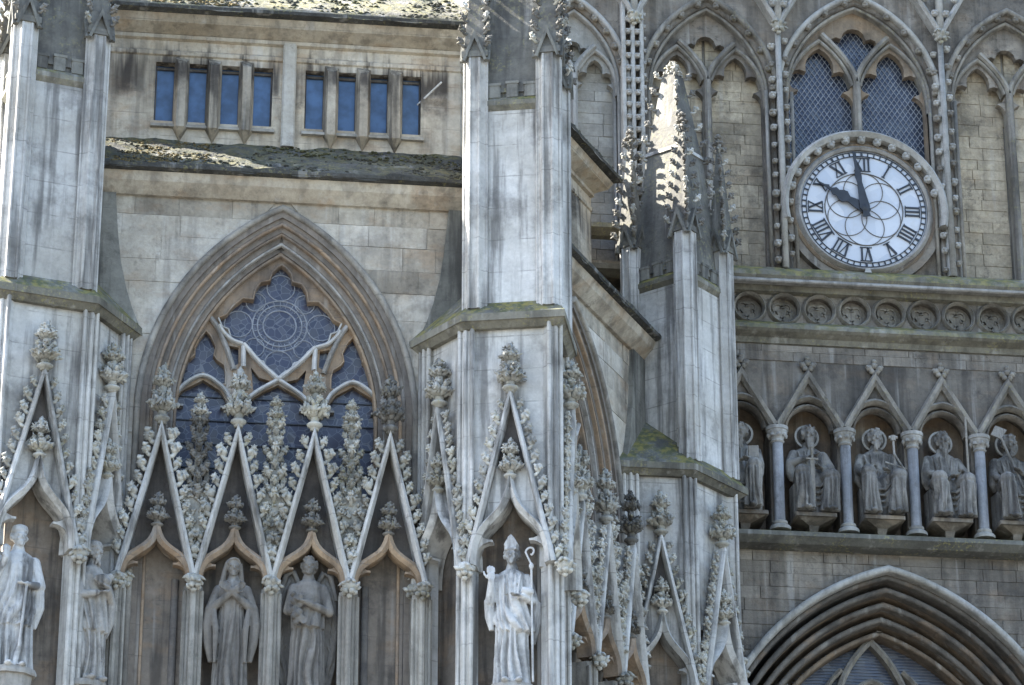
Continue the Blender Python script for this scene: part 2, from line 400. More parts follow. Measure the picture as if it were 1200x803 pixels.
def crocket_mesh(name, mat, seed):
    """curled leaf about 0.13 m, growing towards +x, curling up; x out of the bar, y depth, z along the bar"""
    b = MB(); rd = random.Random(seed)
    b.tube([(-.025, 0, -.06), (.03, 0, -.055), (.075, 0, -.015), (.085, 0, .03)], [.022, .02, .016, .01], 6)
    b.blob((.05, 0, -.005), (.034, .04, .036), .6, seed, ico=ICO2); b.blob((.085, 0, .028), (.024, .03, .024), .6, seed + 3, ico=ICO2)
    clump(b, (.052, 0, -.004), (1, 0, .2), .045, 9, .034, rd, seed)
    clump(b, (.088, 0, .03), (.6, 0, 1), .022, 5, .026, rd, seed + 30)
    return b.mesh(name, mat, True)
def finial_mesh(name, mat, seed, tiers):
    """stalk, collar and tiers of curled leaves; tiers = (z, ring radius, leaf size, count)"""
    b = MB(); rd = random.Random(seed); top = tiers[-1][0]
    b.tube([(0, 0, 0), (0, 0, top * .5), (0, 0, top)], [.05, .04, .03], 8)
    b.lathe([(.05, .02), (.085, .045), (.085, .06), (.045, .085)], n=10)
    for ti, (z, R, r, n) in enumerate(tiers):
        for i in range(n):
            a = 2 * pi * (i + .5 * (ti % 2)) / n + rd.uniform(-.1, .1)
            c = Vector((cos(a), sin(a), 0)); t = Vector((-sin(a), cos(a), 0)); zz = z + rd.uniform(-.008, .008)
            P = lambda o, l, h: tuple(c * (R + o * r) + t * (l * r) + Vector((0, 0, zz + h * r)))
            b.lobe(P(-.1, 0, -.35), c + Vector((0, 0, .8)), c, r * .85, r * .5, r * .3, .4, seed + i)
            b.blob(P(.2, 0, .05), r * .5, .6, seed + i * 5, ico=ICO2)
            clump(b, P(.25, 0, .1), c, r * .60, 7 if n > 1 else 12, r * .46, rd, seed + i * 9)
    return b.mesh(name, mat, True)
CROCK = [crocket_mesh('crocket', 'carved_limestone', i + 1) for i in range(3)]
CROCKD = [crocket_mesh('crocket', 'soot_carving', i + 5) for i in range(3)]
BIGT = [(.19, .085, .085, 7), (.29, .07, .055, 5), (.42, .06, .068, 6), (.50, .035, .05, 4), (.57, 0, .04, 1)]
FIN = [finial_mesh('finial', 'carved_limestone', 11, BIGT), finial_mesh('finial', 'soot_carving', 12, BIGT), finial_mesh('finial', 'carved_limestone', 13, BIGT)]
def boss_mesh(name, mat, seed):
    b = MB(); rd = random.Random(seed)
    b.blob((0, 0, 0), (.09, .09, .08), .3, seed)
    for i in range(9):
        a = 2 * pi * i / 9; b.lobe((cos(a) * .085, sin(a) * .085, rd.uniform(-.03, .05)), (cos(a + rd.uniform(-.8, .8)), sin(a), rd.uniform(-1, 1)), (cos(a), sin(a), .3), .06, .034, .024, .5, seed + i)
    for i in range(5):
        a = 2 * pi * i / 5 + .3; b.blob((cos(a) * .06, sin(a) * .06, -.07), .036, .6, seed + i + 20)
    b.blob((0, 0, -.115), .035, .4, seed)
    return b.mesh(name, mat, True)
BOSS = [boss_mesh('boss', 'carved_limestone', 31), boss_mesh('boss', 'soot_carving', 32)]
def ball_mesh(name, mat):
    b = MB(); b.blob((0, 0, 0), (.05, .045, .05), .25, 4)
    for i in range(3):
        a = 2 * pi * i / 3 + .5; b.blob((cos(a) * .022, -.03, sin(a) * .022), .026, .2, i, ico=ICO1)
    return b.mesh(name, mat, True)
BALL = ball_mesh('ball_flower', 'tower_tracery'); BALLP = ball_mesh('ball_flower', 'tower_pale')

# ------------------------------------------------------------------ ground
g = MB(); g.add([(-900, -900, 0), (900, -900, 0), (900, 900, 0), (-900, 900, 0)], [(0, 1, 2, 3)])
go = g.build('ground', 'paving'); go['kind'] = 'structure'

# ------------------------------------------------------------------ ashlar stones
def block_mesh(name, mat):
    """unit stone: x 0..1, z 0..1, front face at y=0, chamfered"""
    b = MB(); c = .012
    b.add([(0, 1, 0), (1, 1, 0), (1, 1, 1), (0, 1, 1), (0, .25, 0), (1, .25, 0), (1, .25, 1), (0, .25, 1), (c, 0, c), (1 - c, 0, c), (1 - c, 0, 1 - c), (c, 0, 1 - c)],
          [(0, 1, 5, 4), (1, 2, 6, 5), (2, 3, 7, 6), (3, 0, 4, 7), (4, 5, 9, 8), (5, 6, 10, 9), (6, 7, 11, 10), (7, 4, 8, 11), (8, 9, 10, 11), (3, 2, 1, 0)])
    return b.mesh(name, mat)
BLOCK = {k: block_mesh('stone', k) for k in ('tower_block', 'wall_limestone', 'pale_block', 'tower_stone', 'niche_stone')}
def ashlar(parent, mat, spans, z0, z1, y, h=.19, wid=.5, rd=random.Random(3), proud=.012, jit=.006):
    """spans(z0,z1) -> list of (x0,x1); lays stones in courses, front faces about y"""
    z = z0; k = 0
    while z < z1 - .03:
        hh = min(h * rd.uniform(.85, 1.2), z1 - z)
        if z1 - (z + hh) < .06: hh = z1 - z
        for a, b in spans(z, z + hh):
            x = a
            while x < b - .01:
                ww = wid * rd.uniform(.6, 1.4)
                if b - (x + ww) < wid * .35: ww = b - x
                put('stone', BLOCK[mat], parent, (x + .0012, y + rd.uniform(-jit, jit), z + .0012), scale=(ww - .0024, .04, hh - .0024)); x += ww
        z += hh

# ================================================================== PORCH (hexagon, side 5.5 m)
S = 5.5; AP = S * sqrt(3) / 2
porch = thing('porch', 'pale weathered limestone hexagonal porch with one great pointed window on each face', 'porch', (0, AP, 0))
T0 = Matrix.Translation((0, -AP, 0))
bay = []
def pp(b, name, mat, parent=None, smooth=False, angle=None, keep=True):
    if parent is None: b.move(T0)
    o = b.build(name, mat, parent or porch, smooth, angle)
    if keep and parent is None: bay.append(o)
    return o
def half(d): return S / 2 - d * math.tan(radians(30))
WY = .25                                   # face of the wall
ARC = dict(hw=1.64, zs=15.6, rise=2.69, n=20, cx=.03)
ZB = 11.0
# wall core with the arch opening, stones on its face
b = MB(); e = half(WY)
b.plate([(-e, 14.1), (e, 14.1), (e, 18.62), (-e, 18.62)], [list(reversed(arch(1.60, 15.6, 2.63, 20, .03, 14.4)))], WY + .02, 1.2)
wall = pp(b, 'wall', 'wall_wash')
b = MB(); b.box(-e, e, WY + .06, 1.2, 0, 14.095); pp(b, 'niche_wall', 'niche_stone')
def arch_x(z):
    r = (1.64**2 + 2.69**2) / (2 * 1.64); q = r * r - (z - 15.6)**2
    return None if z > 18.28 else sqrt(max(q, 0)) - (r - 1.64)
rd = random.Random(5)
z = 15.3
while z < 18.5:
    h = min(rd.uniform(.26, .36), 18.56 - z)
    for s in (-1, 1):
        xa = arch_x(max(z, 15.6)); xb = arch_x(z + h)
        lim = 2.2
        if xa is None: xa = 0
        if xb is None: xb = 0
        xa += .03 * s; xb += .03 * s
        x = max(xa, .0); first = True
        while x < lim:
            ww = rd.uniform(.4, .8) if not first else max(.32, rd.uniform(.3, .6) + 0)
            if lim - (x + ww) < .25: ww = lim - x
            y0 = WY + rd.uniform(-.004, .006); y1 = WY + .05; g_ = .002
            if first: p = [(xa + g_, z + g_), (x + ww - g_, z + g_), (x + ww - g_, z + h - g_), (xb + g_, z + h - g_)]
            else: p = [(x + g_, z + g_), (x + ww - g_, z + g_), (x + ww - g_, z + h - g_), (x + g_, z + h - g_)]
            q = MB(); p = [(s * a, c) for a, c in p]
            if s < 0: p.reverse()
            cxm = sum(a for a, c in p) / 4; czm = sum(c for a, c in p) / 4
            q.plate(p, [], y0, y1); q.move(T0); tan = z > 18.0 or (s > 0 and cxm > 1.3 and z > 16.9 and rd.random() < .6); st = q.build('stone', 'wall_limestone' if tan else 'wall_wash', wall)
            x += ww; first = False
    z += h
# arch orders: each (name, material, profile [(n,y)...]) with n measured inwards (negative) from the outer arch line
def order(n0, n1, y0, y1, kind):
    if kind == 'roll':
        c = ((n0 + n1) / 2, y0 + (n0 - n1) / 2); r = (n0 - n1) / 2
        pr = [(c[0] + r * cos(a), c[1] - r * sin(a)) for a in [pi * i / 7 for i in range(8)]]
        return pr + [(n1, y1), (n0, y1)]
    if kind == 'hollow':
        pr = []; r = (n0 - n1)
        for i in range(6):
            a = pi / 2 * i / 5; pr.append((n0 - r * (1 - cos(a)), y0 + (y1 - y0 - .05) * sin(a)))
        return pr + [(n1, y1), (n0, y1)]
    return [(n0, y0), (n1, y0), (n1, y1), (n0, y1)]
PATH = arch(1.64, 15.6, 2.69, 20, .03, ZB)
ORD = [('hood_mould', 'hood_stone', .045, -.035, WY - .05, .5, 'roll'), ('arch_moulding', 'dark_moulding', -.035, -.10, WY + .0, .5, 'flat'),
       ('arch_moulding', 'dark_moulding', -.10, -.145, WY + .035, .5, 'flat'), ('arch_moulding', 'warm_moulding', -.145, -.185, WY + .025, .6, 'roll'), ('arch_moulding', 'dark_moulding', -.185, -.245, WY + .085, .6, 'flat'),
       ('arch_moulding', 'warm_moulding', -.245, -.275, WY + .09, .6, 'roll'), ('arch_moulding', 'dark_moulding', -.275, -.335, WY + .15, .7, 'flat'),
       ('arch_moulding', 'pale_moulding', -.335, -.365, WY + .15, .7, 'roll'), ('arch_moulding', 'dark_moulding', -.365, -.42, WY + .21, .75, 'flat'),
       ('arch_moulding', 'warm_moulding', -.42, -.46, WY + .22, .8, 'roll')]
for nm, mt, n0, n1, y0, y1, kd in ORD:
    b = MB(); b.sweep(PATH, order(n0, n1, y0, y1, kd)); pp(b, nm, mt, smooth=True, angle=40)
# glass and tracery
GY = .82
TS = Matrix.Translation((0, -.18, -.075)); T1 = T0 @ TS
b = MB(); b.plate(list(reversed(arch(1.24, 15.6, 2.22, 16, .03, 14.2)))[::-1], [], GY, GY + .02)
b.move(TS); glass = pp(b, 'window_glass', 'leaded_glass')
def bar(path, w_, y0, y1, name='tracery_bar', mat='tracery_stone'):
    b = MB(); h = w_ / 2; c = w_ * .28
    b.sweep(path, [(h, y0 + c * 1.6), (h - c, y0), (-h + c, y0), (-h, y0 + c * 1.6), (-h, y1), (h, y1)]); b.move(T1)
    return b.build(name, mat, glass)
cx = .05
TR = {'rose': [(0, 16.271), (0.088, 16.352), (0.136, 16.356), (0.188, 16.464), (0.3, 16.491), (0.337, 16.607), (0.411, 16.675), (0.508, 16.683), (0.59, 16.764), (0.617, 16.862), (0.697, 16.897), (0.743, 17.007), (0.654, 17.051), (0.579, 17.168), (0.461, 17.28), (0.334, 17.274), (0.313, 17.401), (0.249, 17.505), (0.14, 17.531), (0.119, 17.629), (0.054, 17.71), (0, 17.747)],
      'side': [(0.885, 16.841), (0.962, 16.722), (1.012, 16.611), (1.009, 16.526), (1.054, 16.472), (1.148, 16.402), (1.184, 16.253), (1.19, 16.123), (1.107, 16.137), (0.9, 16.284), (0.694, 16.145), (0.629, 16.148), (0.628, 16.298), (0.649, 16.395), (0.742, 16.462), (0.78, 16.518), (0.76, 16.624), (0.819, 16.762)],
      'low': [(1.278, 15.78), (1.239, 15.911), (1.125, 16.055), (0.897, 16.196), (0.692, 16.067), (0.612, 15.942), (0.572, 15.815), (0.384, 15.824), (0.343, 15.955), (0.211, 16.053), (0, 16.177)],
      'head_side': [(1.267, 15.871), (1.141, 16.093), (0.899, 16.242), (0.663, 16.101), (0.568, 15.944)],
      'head_mid': [(0.373, 15.954), (0.242, 16.074), (0, 16.232)],
      'X': [(0, 16.232), (0.223, 16.433), (0.395, 16.63), (0.432, 16.668)],
      'vbar': [(0.432, 16.668), (0.423, 16.374)],
      'curve': [(0.441, 16.667), (0.579, 16.719), (0.682, 16.819), (0.727, 16.899)],
      'sub': [(0.536, 16.335), (0.636, 16.624), (0.751, 16.881), (0.871, 17.033)],
      'tri': [(0.33, 16.385), (0.23, 16.26), (0.096, 16.221), (0.214, 16.13), (0.296, 16.087)],
      'gap': [(0.604, 16.659), (0.489, 16.638), (0.482, 16.429), (0.529, 16.394)]}
def both(pts): return [(cx - u, z_) for u, z_ in pts], [(cx + u, z_) for u, z_ in pts]
def smooth_path(p, n=5):
    out = []
    for i in range(len(p) - 1):
        p0 = p[max(i - 1, 0)]; p1 = p[i]; p2 = p[i + 1]; p3 = p[min(i + 2, len(p) - 1)]
        for k in range(n):
            t_ = k / n
            out.append(tuple(.5 * (2 * b_ + (c_ - a_) * t_ + (2 * a_ - 5 * b_ + 4 * c_ - d_) * t_**2 + (3 * b_ - a_ - 3 * c_ + d_) * t_**3) for a_, b_, c_, d_ in zip(p0, p1, p2, p3)))
    return out + [p[-1]]
lft, rgt = both(TR['low'])
edge = [(x, z_) for x, z_ in arch(1.25, 15.6, 2.24, 26, .03) if z_ > 15.80]
outer = edge[::-1] + lft[1:] + rgt[::-1][1:-1]
rl, rr_ = both(TR['rose']); rose = rl + rr_[::-1][1:-1]
holes = [rose]
for k in ('side', 'tri', 'gap'):
    l_, r_ = both(TR[k]); holes += [l_, r_]
b = MB(); b.plate(outer, holes, .73, .845); b.move(T1); b.build('tracery_web', 'warm_moulding', glass)
for nm, k, w_, y0, mt in (('tracery_bar', 'head_side', .045, .66, 'tracery_stone'), ('tracery_bar', 'head_mid', .045, .66, 'tracery_stone'), ('tracery_bar', 'X', .05, .65, 'tracery_stone'), ('tracery_bar', 'curve', .045, .65, 'tracery_stone'), ('tracery_bar', 'vbar', .06, .66, 'tracery_stone'), ('tracery_bar', 'sub', .06, .67, 'pale_moulding')):
    for p in both(TR[k]): bar(smooth_path(p), w_, y0, .84, nm, mt)
for p in both(TR['rose'][:12]): bar(p, .022, .70, .84, 'cusp', 'tracery_stone')
for p in both(TR['rose'][11:]): bar(p, .022, .70, .84, 'cusp', 'warm_moulding')
for p in both(TR['side']): bar(p + p[:1], .018, .71, .84, 'cusp', 'warm_moulding')
for sg in (-1, 1):
    bar([(cx + sg * .455, 14.2), (cx + sg * .455, 16.0)], .065, .66, .86, 'mullion', 'pale_moulding')
    for u0, c0 in ((.34, .90), ):
        for t_ in (-1, 1):
            b = MB(); b.plate(cusp_poly([(u0 + .05, 15.74), (u0 - .02, 16.02)], (u0 - .12, 15.86), t_, cx + sg * c0), [], .72, .84); b.move(T1); b.build('cusp', 'pale_moulding', glass)
    b = MB(); b.plate(cusp_poly([(.43, 15.74), (.36, 15.98)], (.26, 15.86), sg, cx), [], .72, .84); b.move(T1); b.build('cusp', 'pale_moulding', glass)
# lead rose in the great opening
b = MB(); rc = (cx, 16.98)
for r in (.20, .27, .33): b.tube([(x, GY - .006, z_) for x, z_ in circ(rc[0], rc[1], r, 28)], .009, 4, True)
for i in range(4):
    a = i * pi / 2
    for r0, rr in ((.50, .17),):
        b.tube([(x, GY - .006, z_) for x, z_ in circ(rc[0] + r0 * cos(a), rc[1] + r0 * sin(a), rr, 18)], .007, 4, True)
    a += pi / 4; b.tube([(x, GY - .006, z_) for x, z_ in circ(rc[0] + .42 * cos(a), rc[1] + .42 * sin(a), .12, 14)], .007, 4, True)
for i in range(24):
    a = i * pi / 12; b.tube([(rc[0] + r * cos(a), GY - .006, rc[1] + r * sin(a)) for r in (.24, .33)], .004, 4)
b.move(T1); b.build('lead_rose', 'pale_lead', glass)
b = MB()
for z_ in [14.5 + .3 * i for i in range(6)]: b.box(-1.2, 1.26, GY - .02, GY - .005, z_, z_ + .012)
b.move(T1); b.build('saddle_bar', 'iron_black', glass)
# sill behind the arcade
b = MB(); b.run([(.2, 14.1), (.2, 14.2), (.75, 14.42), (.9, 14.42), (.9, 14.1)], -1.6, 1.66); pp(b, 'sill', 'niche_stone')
# eaves, lean-to roof, attic
e0, e1 = half(0.0), half(.85)
def slope(y0, z0, y1, z1, name, mat, nx=60, ny=10, amp=.02, th=.06, seed=0):
    b = MB(); vs = []; fs = []
    for j in range(ny + 1):
        t_ = j / ny; y = y0 + (y1 - y0) * t_; hx = half(y)
        for i in range(nx + 1):
            x = -hx + 2 * hx * i / nx
            q = noise.fractal(Vector((x * 2.5, y * 3 + seed, seed)), 1, 2, 4) * amp
            st = .02 * ((t_ * 4) % 1.0) if amp else 0
            vs.append((x, y, z0 + (z1 - z0) * t_ + q - st))
    for j in range(ny):
        for i in range(nx):
            k = j * (nx + 1) + i; fs.append((k, k + 1, k + nx + 2, k + nx + 1))
    n = len(vs); b.add(vs + [(x, y, zz - th) for x, y, zz in vs], fs + [tuple(q + n for q in reversed(f)) for f in fs])
    for i in range(nx): b.f.append((i + 1, i, i + n, i + 1 + n))
    return pp(b, name, mat, smooth=True, angle=50)
roof1 = slope(-.08, 18.66, .87, 19.44, 'lean_to_roof', 'roof_dark', 90, 24, .045, seed=1)
b = MB()
for pr, nm, mt in (([(-.09, 18.60), (-.10, 18.64), (.0, 18.68), (.3, 18.68), (.3, 18.585), (-.02, 18.585)], 'drip_course', 'roof_dark'), ([(.05, 18.48), (-.0, 18.583), (.3, 18.583), (.3, 18.36), (.2, 18.36)], 'eaves_course', 'wall_limestone')):
    b = MB(); n = len(pr); vs_ = [(-half(y), y, z_) for y, z_ in pr] + [(half(y), y, z_) for y, z_ in pr]
    b.add(vs_, [(i, (i + 1) % n, n + (i + 1) % n, n + i) for i in range(n)] + [tuple(range(n)), tuple(range(2 * n - 1, n - 1, -1))])
    pp(b, nm, mt)
# stained concave sweeps where the wall meets the buttresses
for s in (-1, 1):
    cv = [(2.02, 18.36), (2.0, 18.1), (1.97, 17.8), (1.92, 17.45), (1.84, 17.1), (1.76, 16.85), (1.68, 16.66)]
    p = [(s * x + .03, z_) for x, z_ in cv] + [(s * 2.5, 16.66), (s * 2.5, 18.36)]
    b = MB(); b.plate(p if s < 0 else p[::-1], [], WY - .07, WY + .03); pp(b, 'wall_sweep', 'stained_wall')
AX = .085; WX = [s * v + AX for s in (-1, 1) for v in (.33, .735, 1.14, 1.545)]; WX.sort()
b = MB(); h = half(.86)
b.plate([(-h, 19.15), (h, 19.15), (h, 21.0), (-h, 21.0)], [[(x - .125, 19.70), (x + .125, 19.70), (x + .125, 20.52), (x - .125, 20.52)] for x in WX], .86, .98)
attic = pp(b, 'attic_wall', 'attic_limestone')
b = MB(); b.box(AX - .085, AX + .085, .80, .9, 19.42, 20.86, .02); pp(b, 'pilaster', 'pale_block')
for z_, pr_ in ((20.62, .025), (20.84, .05)):
    b = MB(); b.run([(.86 - pr_, z_), (.86 - pr_, z_ + .05), (.87, z_ + .08), (.87, z_ - .02)], -h, h); pp(b, 'string_course', 'attic_limestone')
for i, x in enumerate(WX):
    b = MB(); b.plate([(x - .15, 19.6), (x + .15, 19.6), (x + .15, 20.6), (x - .15, 20.6)], [], .985, 1.0); pane = pp(b, 'attic_window', 'blue_pane')
    b = MB()
    for u in (-1, 1): b.box(x + u * .112 - .007, x + u * .112 + .007, .955, .983, 19.70, 20.5)
    b.box(x - .118, x + .118, .955, .983, 20.46, 20.49); b.move(T0); b.build('frame', 'dark_stone', pane)
    b = MB(); b.run([(.80, 19.60), (.80, 19.63), (.98, 19.74), (.98, 19.6)], x - .16, x + .16); pp(b, 'sill', 'pale_block')
for i in range(7):
    if i == 3: continue
    x = (WX[i] + WX[i + 1]) / 2
    b = MB(); w0, w1 = .095, .05
    b.add([(x - w0, .88, 19.60), (x + w0, .88, 19.60), (x + w1, .70, 19.56), (x - w1, .70, 19.56), (x - w0, .88, 20.62), (x + w0, .88, 20.60), (x + w1, .74, 20.46), (x - w1, .74, 20.46), (x, .86, 19.42)],
          [(4, 5, 6, 7), (0, 4, 7, 3), (5, 1, 2, 6), (3, 7, 6, 2), (1, 0, 4, 5), (2, 1, 8), (3, 2, 8), (0, 3, 8), (1, 0, 8)]); pp(b, 'mullion', 'attic_mullion')
b = MB(); b.tube([(1.70, 1.03, 20.18), (1.98, .55, 20.30)], .012, 6); pp(b, 'casement_stay', 'white_metal', keep=False)
# upper eaves and roof
for pr, nm, mt in (([(.47, 21.09), (.46, 21.13), (.56, 21.18), (.9, 21.18), (.9, 21.075), (.56, 21.075)], 'drip_course', 'roof_dark'), ([(.64, 20.98), (.58, 21.073), (.9, 21.073), (.9, 20.9), (.82, 20.9)], 'eaves_course', 'attic_limestone')):
    b = MB(); n = len(pr); b.add([(-half(y), y, z_) for y, z_ in pr] + [(half(y), y, z_) for y, z_ in pr], [(i, (i + 1) % n, n + (i + 1) % n, n + i) for i in range(n)] + [tuple(range(n)), tuple(range(2 * n - 1, n - 1, -1))])
    pp(b, nm, mt)
roof2 = slope(.47, 21.15, 4.6, 25.7, 'roof', 'roof_slab', 70, 30, .035, .06, seed=7)
# moss on both roofs
def moss(roof, y0, z0, y1, z1, n, nm, mat, xr, seed, rr):
    b = MB(); r_ = random.Random(seed)
    k = 0
    while k < n:
        t_ = r_.random() ** 1.3; y = y0 + (y1 - y0) * t_; x = r_.uniform(*xr) * half(y)
        if noise.noise(Vector((x * 1.3 + seed, y * 2, seed))) < r_.uniform(-.35, .35): continue
        k += 1; s_ = r_.uniform(.35, 1) * rr
        b.blob((x, y, z0 + (z1 - z0) * t_ - .005), (s_ * r_.uniform(.8, 1.6), s_, s_ * .55), .5, k, ico=ICO1)
    b.move(T0); o = b.build(nm, mat, roof, True); o['kind'] = 'stuff'
moss(roof1, -.05, 18.68, .85, 19.42, 700, 'moss', 'moss_grey', (-1, 1), 3, .028)
moss(roof1, -.05, 18.68, .85, 19.42, 600, 'moss', 'moss_gold', (-1, -.35), 4, .024)
moss(roof1, .5, 19.14, .85, 19.43, 130, 'moss', 'moss_green', (-.1, .9), 5, .03)
moss(roof2, .5, 21.18, 2.2, 23.05, 1500, 'moss', 'moss_gold', (-1, -.2), 6, .035)
moss(roof2, .5, 21.18, 2.2, 23.05, 1300, 'moss', 'moss_grey', (-.9, .9), 7, .035)
moss(roof2, .5, 21.18, 1.3, 22.06, 500, 'moss', 'moss_green', (-1, 1), 8, .03)
# the two neighbouring faces of the hexagon are the same bay turned by 60 degrees
index_kids()
for rz in (60, -60):
    for o in list(bay):
        c = copy_tree(o, porch)
        c.rotation_euler = (0, 0, radians(rz))
b = MB(); hexp = [(half(1.24) * 2 * cos(radians(60 * i)) , half(1.24) * 2 * sin(radians(60 * i))) for i in range(6)]
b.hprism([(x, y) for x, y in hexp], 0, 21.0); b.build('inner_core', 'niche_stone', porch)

# ================================================================== GABLED CANOPIES
def seg_pts(p, q, n, t0=.06, t1=.94): return [((p[0] + (q[0] - p[0]) * (t0 + (t1 - t0) * i / (n - 1))), (p[1] + (q[1] - p[1]) * (t0 + (t1 - t0) * i / (n - 1)))) for i in range(n)]
def crock_line(parent, p, q, y, n, side, meshes, sc=1.0, t0=.06, t1=.93, rd=random.Random(9)):
    """crockets along the slope p -> q (x,z), growing towards side (+1 right of climbing direction is -1...)"""
    d = Vector((q[0] - p[0], q[1] - p[1])).normalized(); ang = atan2(d.y, d.x)
    for x, z in seg_pts(p, q, n, t0, t1):
        # local z of the crocket along d, local x away from the bar
        nx, nz = (d.y, -d.x) if side > 0 else (-d.y, d.x)
        X = Vector((nx, 0, nz)); Z = Vector((d.x, 0, d.y)); Y = Z.cross(X)
        m = Matrix((X, Y, Z)).transposed().to_4x4(); k = sc * rd.uniform(.85, 1.18)
        o = put('crocket', rd.choice(meshes), parent, (x + nx * .02, y, z + nz * .02), scale=k); o.rotation_euler = m.to_euler()
def gable_bars(hw, zf, za, y, wd, dp, mat, parent, cx=0, name='gable'):
    b = MB(); h = wd / 2; c = h * .5
    b.sweep([(cx - hw, zf), (cx, za), (cx + hw, zf)], [(h, y), (h - c * .4, y - .02), (0, y - .035), (-h + c, y - .01), (-h, y + .03), (-h, y + dp + .08), (h, y + dp + .08)])
    return b.build(name, mat, parent)

# ------------------------------------------------------------------ arcade under the great windows
def make_arcade(label, loc, rz, statues=False):
    root = thing('canopy_arcade', label, 'arcade', loc, rz, 'arcades of gabled canopies under the porch windows')
    P = .893
    for k in (-2, -1, 0, 1, 2):
        x = k * P + .02
        if abs(k) == 2: x = k * P * .985
        b = MB(); b.box(x - .11, x + .11, .02, .3, 0, 13.36, .05); b.tube([(x, .0, 0), (x, .0, 13.34)], .04, 8); b.tube([(x - .10, .04, 0), (x - .10, .04, 13.3)], .025, 6); b.tube([(x + .10, .04, 0), (x + .10, .04, 13.3)], .025, 6)
        b.build('shaft', 'arcade_shaft', root, True, 40)
        put('boss', BOSS[0], root, (x, -.06, 13.40), rz=k)
    for k in range(4):
        x = (k - 1.5) * P + .02; hw = P / 2
        g = gable_bars(hw - .02, 13.47, 15.25, -.04, .085, .16, 'pale_limestone', root, x)
        for s in (-1, 1):
            crock_line(g, (x + s * (hw - .02), 13.47), (x, 15.25), .0, 9, s, CROCK, 1.35, .17, .95)
        put('finial', FIN[k % 2 if k in (0, 3) else 2 * (k % 2)], g, (x, 0, 15.32), scale=(1.12, 1.12, 1.28), rz=k)
        # panel inside the gable, ogee arch with its finial
        og = ogee(hw - .05, 13.42, 14.06, 10, x)
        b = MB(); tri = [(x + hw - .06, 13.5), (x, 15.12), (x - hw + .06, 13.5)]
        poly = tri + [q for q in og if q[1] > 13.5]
        b.plate(poly, [], .19, .24); b.build('dark_gable_panel', 'dark_stone', g)  # panel in a darker stone than the gable bars
        b = MB(); b.sweep(og, [(.045, .0), (.0, -.04), (-.045, .0), (-.045, .2), (.045, .2)]); a_ = b.build('ogee_arch', 'warm_moulding', g, True, 40)
        for s in (-1, 1):
            b = MB(); b.plate(cusp_poly([(hw - .06, 13.46), (hw - .14, 13.78)], (.20, 13.62), s, x), [], .04, .16); b.build('cusp', 'warm_moulding', g)
        put('finial', FIN[1], g, (x, .02, 14.04), scale=(.85, .85, .75))
        # roll mouldings on the niche back
        for u in (-.24, .24):
            if k in (1, 2): continue
            b = MB(); b.tube([(x + u, .30, 0), (x + u, .30, 13.75 - abs(u))], .045, 8); b.build('wall_shaft', 'niche_stone', root, True)
    for k in (-1, 0, 1):
        x = k * P + .02
        # leafy V panel over the boss
        b = MB(); b.plate([(x, 13.5), (x + .26, 14.52), (x - .26, 14.52)], [], .04, .10); v = b.build('spandrel_panel', 'carved_limestone', root)
        b = MB(); r_ = random.Random(40 + k)
        for i in range(70):
            t_ = r_.random() ** .6; zz = 13.55 + t_ * .98; xx = x + r_.uniform(-1, 1) * (.02 + .22 * t_)
            b.lobe((xx, .025, zz), (r_.uniform(-1, 1), r_.uniform(-.6, 0), r_.uniform(-1, 1)), (0, -1, .2), r_.uniform(.03, .05), r_.uniform(.014, .022), .014, .4, i)
        lf = b.build('leaf_carving', 'carved_limestone', v, True); lf['kind'] = 'stuff'
        # crocketed spirelet in front of the glass
        b = MB(); b.hprism([(x - .06, .06), (x + .06, .06), (x + .06, .18), (x - .06, .18)], 14.3, 15.72, [(x - .025, .095), (x + .025, .095), (x + .025, .145), (x - .025, .145)])
        for s in (-1, 1): b.hprism([(x + s * .10 - .025, .08), (x + s * .10 + .025, .08), (x + s * .10 + .025, .13), (x + s * .10 - .025, .13)], 14.4, 14.78)
        b.lathe([(.03, 14.36), (.075, 14.42), (.075, 14.46), (.05, 14.5)], x, .1, 10)
        sp = b.build('spirelet', 'soot_carving' if k == -1 else 'carved_limestone', root)
        for j, zz in enumerate([14.50, 14.60, 14.70, 14.80, 14.90, 15.00, 15.10, 15.21, 15.32, 15.43]):
            rr = .055 - .028 * j / 9
            for q in range(4):
                a = q * pi / 2 + (pi / 4 if j % 2 else 0)
                put('crocket', (CROCKD if k == -1 else CROCK)[(j + q) % 3], sp, (x + cos(a) * rr, .12 + sin(a) * rr, zz), rz=a, scale=(.85 if j % 3 else 1.15) * (1.12 - .03 * j))
        put('finial', FIN[0], sp, (x, .12, 15.42), scale=(.72, .72, .62))
    return root
arc1 = make_arcade('carved canopies with crocketed gables under the great window facing the viewer', (0, 0, 0), 0)
index_kids()
arc2 = copy_tree(arc1); arc2.location = (1.5 * S / 2, AP / 2, 0); arc2.rotation_euler = (0, 0, radians(60))
arc2['label'] = 'foreshortened crocketed canopies on the oblique porch face right of the white bishop'

